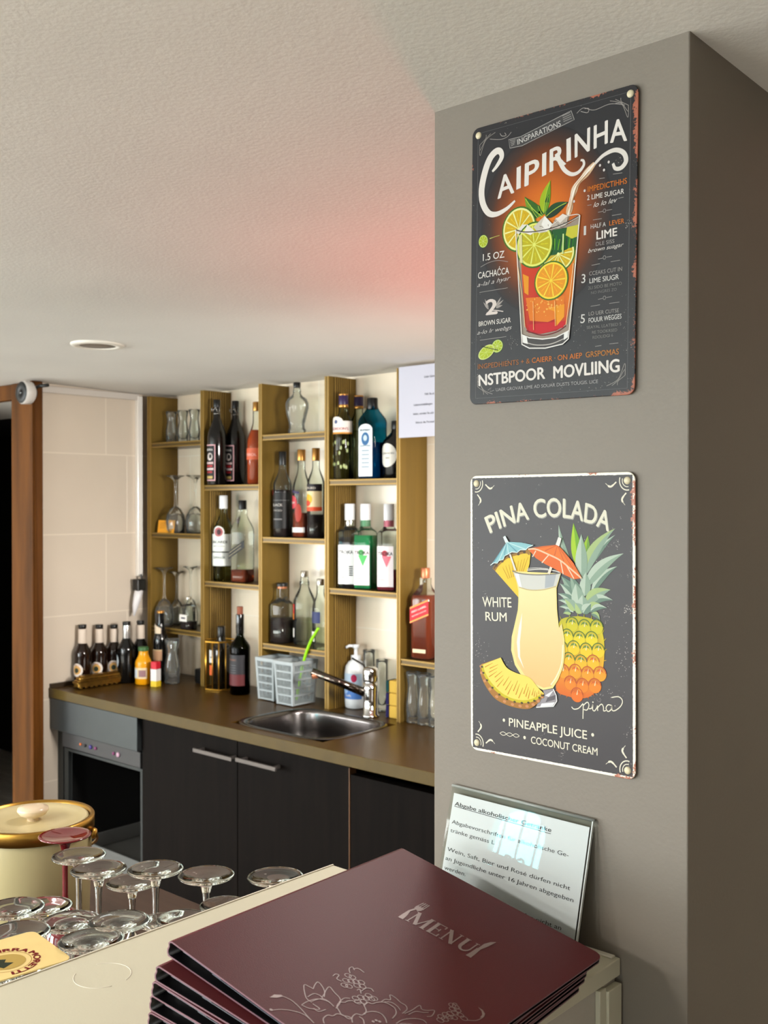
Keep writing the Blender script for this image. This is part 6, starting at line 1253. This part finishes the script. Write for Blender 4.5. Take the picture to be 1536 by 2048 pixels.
# ---- tap ---------------------------------------------------------
tp = onZ(739, 1428, 0.9008); tp = Vector((tp.x+0.004, 2.345, 0.9003)); tp.x = onY(741, 1428, 2.345).x
fa = thing('tap', 'chrome single-lever kitchen tap with a long rising spout', 'tap', tp)
MB().lathe([(0.0, 0.0), (0.027, 0.0), (0.027, 0.006), (0.0225, 0.009), (0.0215, 0.055), (0.0225, 0.085), (0.0225, 0.105), (0.0, 0.106)], 28).build('column', M_chrome, fa)
hd2 = MB(); hd2.lathe([(0.0, 0.107), (0.0225, 0.107), (0.0235, 0.112), (0.0235, 0.140), (0.0215, 0.148), (0.013, 0.152), (0.0, 0.153)], 28); hd2.build('lever_cap', M_chrome, fa)
lv0 = onY(727, 1330, 2.345)-tp; lv1 = onY(704, 1316, 2.330)-tp
MB().tube([(-0.012, -0.006, 0.135), lv0, lv1], [0.0045, 0.0035, 0.0030], 8).build('lever', mat('dark chrome', (0.25, 0.24, 0.23), 0.15, metal=1.0), fa)
e_ = onY(624, 1343, 2.235)-tp; st_ = Vector((-0.014, -0.008, 0.072))
b = MB(); b.tube([st_, st_.lerp(e_, 0.5), e_], [0.0135, 0.0125, 0.0115], 16); b.build('spout', mat('dark reflection chrome', (0.42, 0.38, 0.35), 0.10, metal=1.0), fa)  # dark surroundings mirrored in the spout are put into its colour
dn = Vector((0.004, 0.002, -0.018)); MB().tube([e_.lerp(st_, 0.05), e_.lerp(st_, 0.04)+dn], [0.0115, 0.0105], 14).build('aerator', C_copper, fa)

# ---- bay 5 -------------------------------------------------------
def art_jwr(L, H, R):
    L.patch(-0.032, 0.032, 0.44*H, 0.62*H, (0.70, 0.12, 0.16), 1, 6, 0.42); L.patch(-0.032, 0.032, 0.60*H, 0.615*H, (0.82, 0.62, 0.30), 2, 6, 0.42); L.patch(-0.032, 0.032, 0.445*H, 0.46*H, (0.82, 0.62, 0.30), 2, 6, 0.42); L.word('RED LABEL', 0.545*H, 0.008, (0.92, 0.82, 0.78), 0.050, 3, slope=0.42); L.word('BLENDED SCOTCH', 0.50*H, 0.005, (0.92, 0.82, 0.78), 0.048, 3, slope=0.42); L.patch(-0.022, 0.022, 0.075*H, 0.115*H, (0.86, 0.76, 0.62), 1, 6)
bottle('square amber whisky bottle with slanted red label by the pillar', shelf_at(851, 2.392, 1.081), 0.268, 0.0360, 0.66, 0.82, 0.0145, G_clear, (C_copper, 0.030, 0.0135), (L_amber, 0.70), sq=5, art=art_jwr, rz=0.15)
for px, lb in ((826, 'tall waisted clear glass on the counter, left of three by the pillar'), (848, 'tall waisted clear glass on the counter, middle of three by the pillar'), (870, 'tall waisted clear glass on the counter, half hidden by the pillar')):
    P = onY(px, 1400, 2.366); tumbler(lb, (P.x, 2.366, 0.9003), 0.150, 0.0212, 'waisted glasses beside the pillar', waist=0.74)

# ---- on the counter, left end -------------------------------------
def art_beer(L, H, R):
    L.glow((0.0, 0.26*H), [(0.0225*k/5, 0.0235*k/5, (0.86, 0.82, 0.78)) for k in range(6)], 1, 24); L.glow((0, 0.26*H), [(0.0150*k/4, 0.0160*k/4, (0.80, 0.62, 0.36)) for k in range(5)], 7, 20); L.round((0, 0.255*H), 0.008, 0.009, (0.16, 0.20, 0.14), 12); L.word('BIRRA', 0.335*H, 0.004, (0.5, 0.1, 0.1), 0.020, 9)
M_nl = mat('cream neck label', (0.82, 0.76, 0.70), 0.5); M_foil = mat('silver neck foil', (0.78, 0.77, 0.76), 0.25, metal=0.8)
XB = -3.3045
for px, lb in ((165, 'brown beer bottle with round label, nearest the doorway'), (198.5, 'brown beer bottle with round label, middle of three behind the brass box'), (228, 'brown beer bottle with round label, third from the doorway')):
    P = onX(px, 1300, XB); top = onX(px, 1249, XB).z
    bottle(lb, (XB, P.y, 0.9003), top-0.9003, 0.0300, 0.52, 0.74, 0.0130, D_brown, (C_black, 0.010, 0.0140), None, art=art_beer, bands=[(M_nl, 0.66, 0.93, 0.0152)], group='brown beer bottles by the tiled wall', rz=0.30+0.010*(px-165))
P = onX(253, 1300, -3.232); bottle('black beer bottle with silver neck foil and crescent label', (-3.232, P.y, 0.9003), onX(253, 1243, -3.232).z-0.9003, 0.0330, 0.54, 0.76, 0.0130, D_black, (C_black, 0.010, 0.0140), None, bands=[(M_foil, 0.72, 0.94, 0.0142)],
    art=lambda L, H, R: (L.glow((-0.020, 0.36*H), [(0.020*k/4, 0.024*k/4, (0.80, 0.82, 0.84)) for k in range(5)], 1, 20), L.glow((-0.028, 0.34*H), [(0.013*k/4, 0.020*k/4, (0.30, 0.22, 0.20)) for k in range(5)], 6, 20)))
P = onX(281, 1300, -3.232); bottle('black beer bottle with white neck label, behind the juice bottle', (-3.232, P.y, 0.9003), onX(281, 1241, -3.232).z-0.9003, 0.0270, 0.54, 0.74, 0.0125, D_black, (C_black, 0.010, 0.0135), None, bands=[(M_nl, 0.70, 0.93, 0.0148)])
P = onZ(317, 1362, 0.9003); bottle('black beer bottle with slanted cream label, beside the shelf', (P.x, P.y+0.010, 0.9003), 0.256, 0.0270, 0.56, 0.84, 0.0125, D_black, (C_gold, 0.008, 0.0135), None,
    art=lambda L, H, R: (L.patch(-0.034, 0.030, 0.30*H, 0.44*H, (0.74, 0.58, 0.45), 1, 12), L.patch(-0.034, 0.030, 0.44*H, 0.455*H, (0.82, 0.72, 0.55), 2, 12)), bands=[])
Lx = Label(0.0195); 
nb_ = [o for o in bpy.data.objects if o.get('label', '').startswith('black beer bottle with slanted')][0]
Lx.R = 0.0205; Lx.patch(-0.016, 0.020, 0.655*0.256, 0.80*0.256, (0.84, 0.76, 0.66), 1, 10, -0.55); Lx.build('neck_label', P_lab, nb_)
P = onZ(287, 1368, 0.9003); bottle('small yellow juice bottle with green cap', (P.x, P.y, 0.9003), 0.134, 0.0290, 0.56, 0.84, 0.0165, mat('yellow juice', (0.86, 0.58, 0.05), 0.25), (C_green, 0.014, 0.0185), None, art=lambda L, H, R: (L.patch(-0.034, 0.040, 0.17*H, 0.46*H, (0.84, 0.76, 0.60), 1, 16), L.patch(-0.024, 0.004, 0.20*H, 0.42*H, (0.80, 0.82, 0.86), 2, 8), L.patch(0.010, 0.036, 0.22*H, 0.40*H, (0.56, 0.42, 0.44), 2, 8)), bands=[])
P = onZ(312, 1372, 0.9003); tb = thing('small_carton', 'small red, white and yellow carton in front of the beer bottles', 'carton', (P.x+0.004, P.y-0.004, 0.9003), 0.25)
MB().box(-0.0125, 0.0125, -0.0125, 0.0125, 0, 0.0205).build('yellow_base', mat('yellow print', (0.88, 0.74, 0.14), 0.5), tb); MB().box(-0.0125, 0.0125, -0.0125, 0.0125, 0.0205, 0.062).build('white_sleeve', mat('white print', (0.87, 0.85, 0.84), 0.5), tb); MB().box(-0.0125, 0.0125, -0.0125, 0.0125, 0.062, 0.088).build('red_lid', mat('red print', (0.78, 0.10, 0.18), 0.5), tb, bevel=0.002)
P = onZ(345, 1366, 0.9003); tumbler('waisted beer glass on the counter below the left shelves', (P.x+0.004, P.y-0.004, 0.9003), 0.160, 0.0290, waist=0.62, top=0.86)
P = onZ(377, 1366, 0.9003); kb = thing('black_box', 'small black box behind the beer glass on the counter', 'box', (-3.008, 2.405, 0.9003)); MB().box(-0.030, 0.030, -0.045, 0.045, 0.002, 0.052).build('body', C_black, kb, bevel=0.006, seg=3); MB().box(-0.026, 0.026, -0.041, 0.041, 0.0, 0.0025).build('base', M_gap, kb)
# brass box
M_ab = mat('antique brass', (0.60, 0.46, 0.21), 0.28, metal=0.95, var=0.35, vscale=60)
bx = thing('brass_box', 'ornate antique brass box lying in front of the brown beer bottles', 'box', (-3.243, 2.098, 0.9003), pi/2)
hw_, hd3 = 0.098, 0.022
def slab(b, w_, d_, z0, z1, r=0.008): b.prism(rrect(-w_, w_, -d_, d_, min(r, d_*0.9), 4), z0, z1)
b = MB(); slab(b, hw_*0.95, hd3*0.92, 0.006, 0.019); slab(b, hw_, hd3, 0.019, 0.024, 0.010)
for i in range(9): x = -hw_*0.84+i*hw_*0.21; b.lathe([(0, 0.0), (0.004, 0.0), (0.0085, 0.0065), (0.0, 0.007)], 10, M=Matrix.Translation((x, -hd3*0.70, 0)) ); b.lathe([(0, 0.0), (0.004, 0.0), (0.0085, 0.0065), (0.0, 0.007)], 10, M=Matrix.Translation((x, hd3*0.70, 0)))
b.build('tray', M_ab, bx, bevel=0.0015)
b = MB(); slab(b, hw_*0.93, hd3*0.90, 0.0245, 0.030); slab(b, hw_*0.88, hd3*0.78, 0.030, 0.040, 0.010); slab(b, hw_*0.80, hd3*0.60, 0.040, 0.045, 0.010); b.build('lid', M_ab, bx, bevel=0.003, seg=3)

# ---- plug on the wall trim -----------------------------------------
p0_, p1_, p2_ = onX(279, 1176, -3.300), onX(271, 1212, -3.300), onX(268, 1232, -3.300)
pg = thing('power_plug', 'black plug on a white tapered holder at the foot of the wall trim', 'plug', (-3.319, p1_.y, p2_.z))
def rl_(p): return (p.x+3.319, p.y-p1_.y, p.z-p2_.z)
a_, b_, c_ = rl_(p0_), rl_(p1_), rl_(p2_)
MB().tube([a_, ((a_[0]+b_[0])/2, (a_[1]+b_[1])/2, (a_[2]+b_[2])/2), b_, c_], [0.016, 0.0155, 0.0115, 0.003], 14).build('white_holder', mat('white holder plastic', (0.86, 0.85, 0.86), 0.3), pg)
MB().box(a_[0]-0.0185, a_[0]+0.016, a_[1]-0.019, a_[1]+0.019, a_[2]-0.010, a_[2]+0.034).box(a_[0]-0.004, a_[0]+0.004, a_[1]+0.004, a_[1]+0.012, a_[2]+0.034, a_[2]+0.052).build('black_plug', C_black, pg, bevel=0.004)

# ---- glass standing in the sink -------------------------------------
sgp = onZ(706, 1462, 0.752)
tumbler('small clear glass standing in the sink basin', (-2.155, 2.135, 0.7480), 0.105, 0.030, name='tumbler', waist=0.92)

# ---- security camera, ceiling light ----------------------------------
sc = thing('security_camera', 'round white security camera with black face on the door frame', 'camera', onY(47, 785, 1.835))
Mx = Matrix.Rotation(pi/2, 4, 'X')
MB().lathe([(0.0, -0.032), (0.030, -0.032), (0.0385, -0.024), (0.0395, 0.004), (0.0365, 0.008)], 36, M=Mx).build('housing', mat('white camera shell', (0.82, 0.80, 0.78), 0.35), sc)
MB().lathe([(0.0370, 0.0070), (0.0340, 0.0105), (0.012, 0.0115), (0.010, 0.0095), (0.0, 0.009)], 36, M=Mx).build('face', mat('black camera face', (0.04, 0.042, 0.04), 0.45), sc)
MB().lathe([(0.0085, 0.0095), (0.0075, 0.0125), (0.0, 0.0130)], 20, M=Mx).build('lens', mat('dark lens glass', (0.02, 0.025, 0.03), 0.03, spec=0.8), sc)
b = MB(); b.tube([(0.0, 0.031, 0.012), (0.040, 0.036, 0.022), (0.085, 0.042, 0.022)], 0.006, 8); b.tube([(0.0, 0.030, 0.0), (0.0, 0.0449, 0.0)], 0.014, 12); b.build('bracket', C_black, sc)
zl = ceil_z(1.592)
cl_ = thing('ceiling_light', 'round white recessed ceiling light above the staff aisle', 'ceiling light', (-2.464, 1.592, zl))
MB().lathe([(0.0500, 0.004), (0.0500, -0.006), (0.066, -0.006), (0.071, -0.002), (0.071, 0.004)], 40).build('ring', mat('white lamp ring', (0.88, 0.86, 0.82), 0.4), cl_)
dm = mat('unlit lamp diffuser', (0.42, 0.38, 0.34), 0.4); pbs = dm.node_tree.nodes['Principled BSDF']; pbs.inputs['Emission Color'].default_value = (1.0, 0.96, 0.88, 1); pbs.inputs['Emission Strength'].default_value = 0.0
MB().lathe([(0.0, -0.004), (0.048, -0.004), (0.0500, -0.001), (0.0500, 0.003)], 40).build('diffuser', dm, cl_)
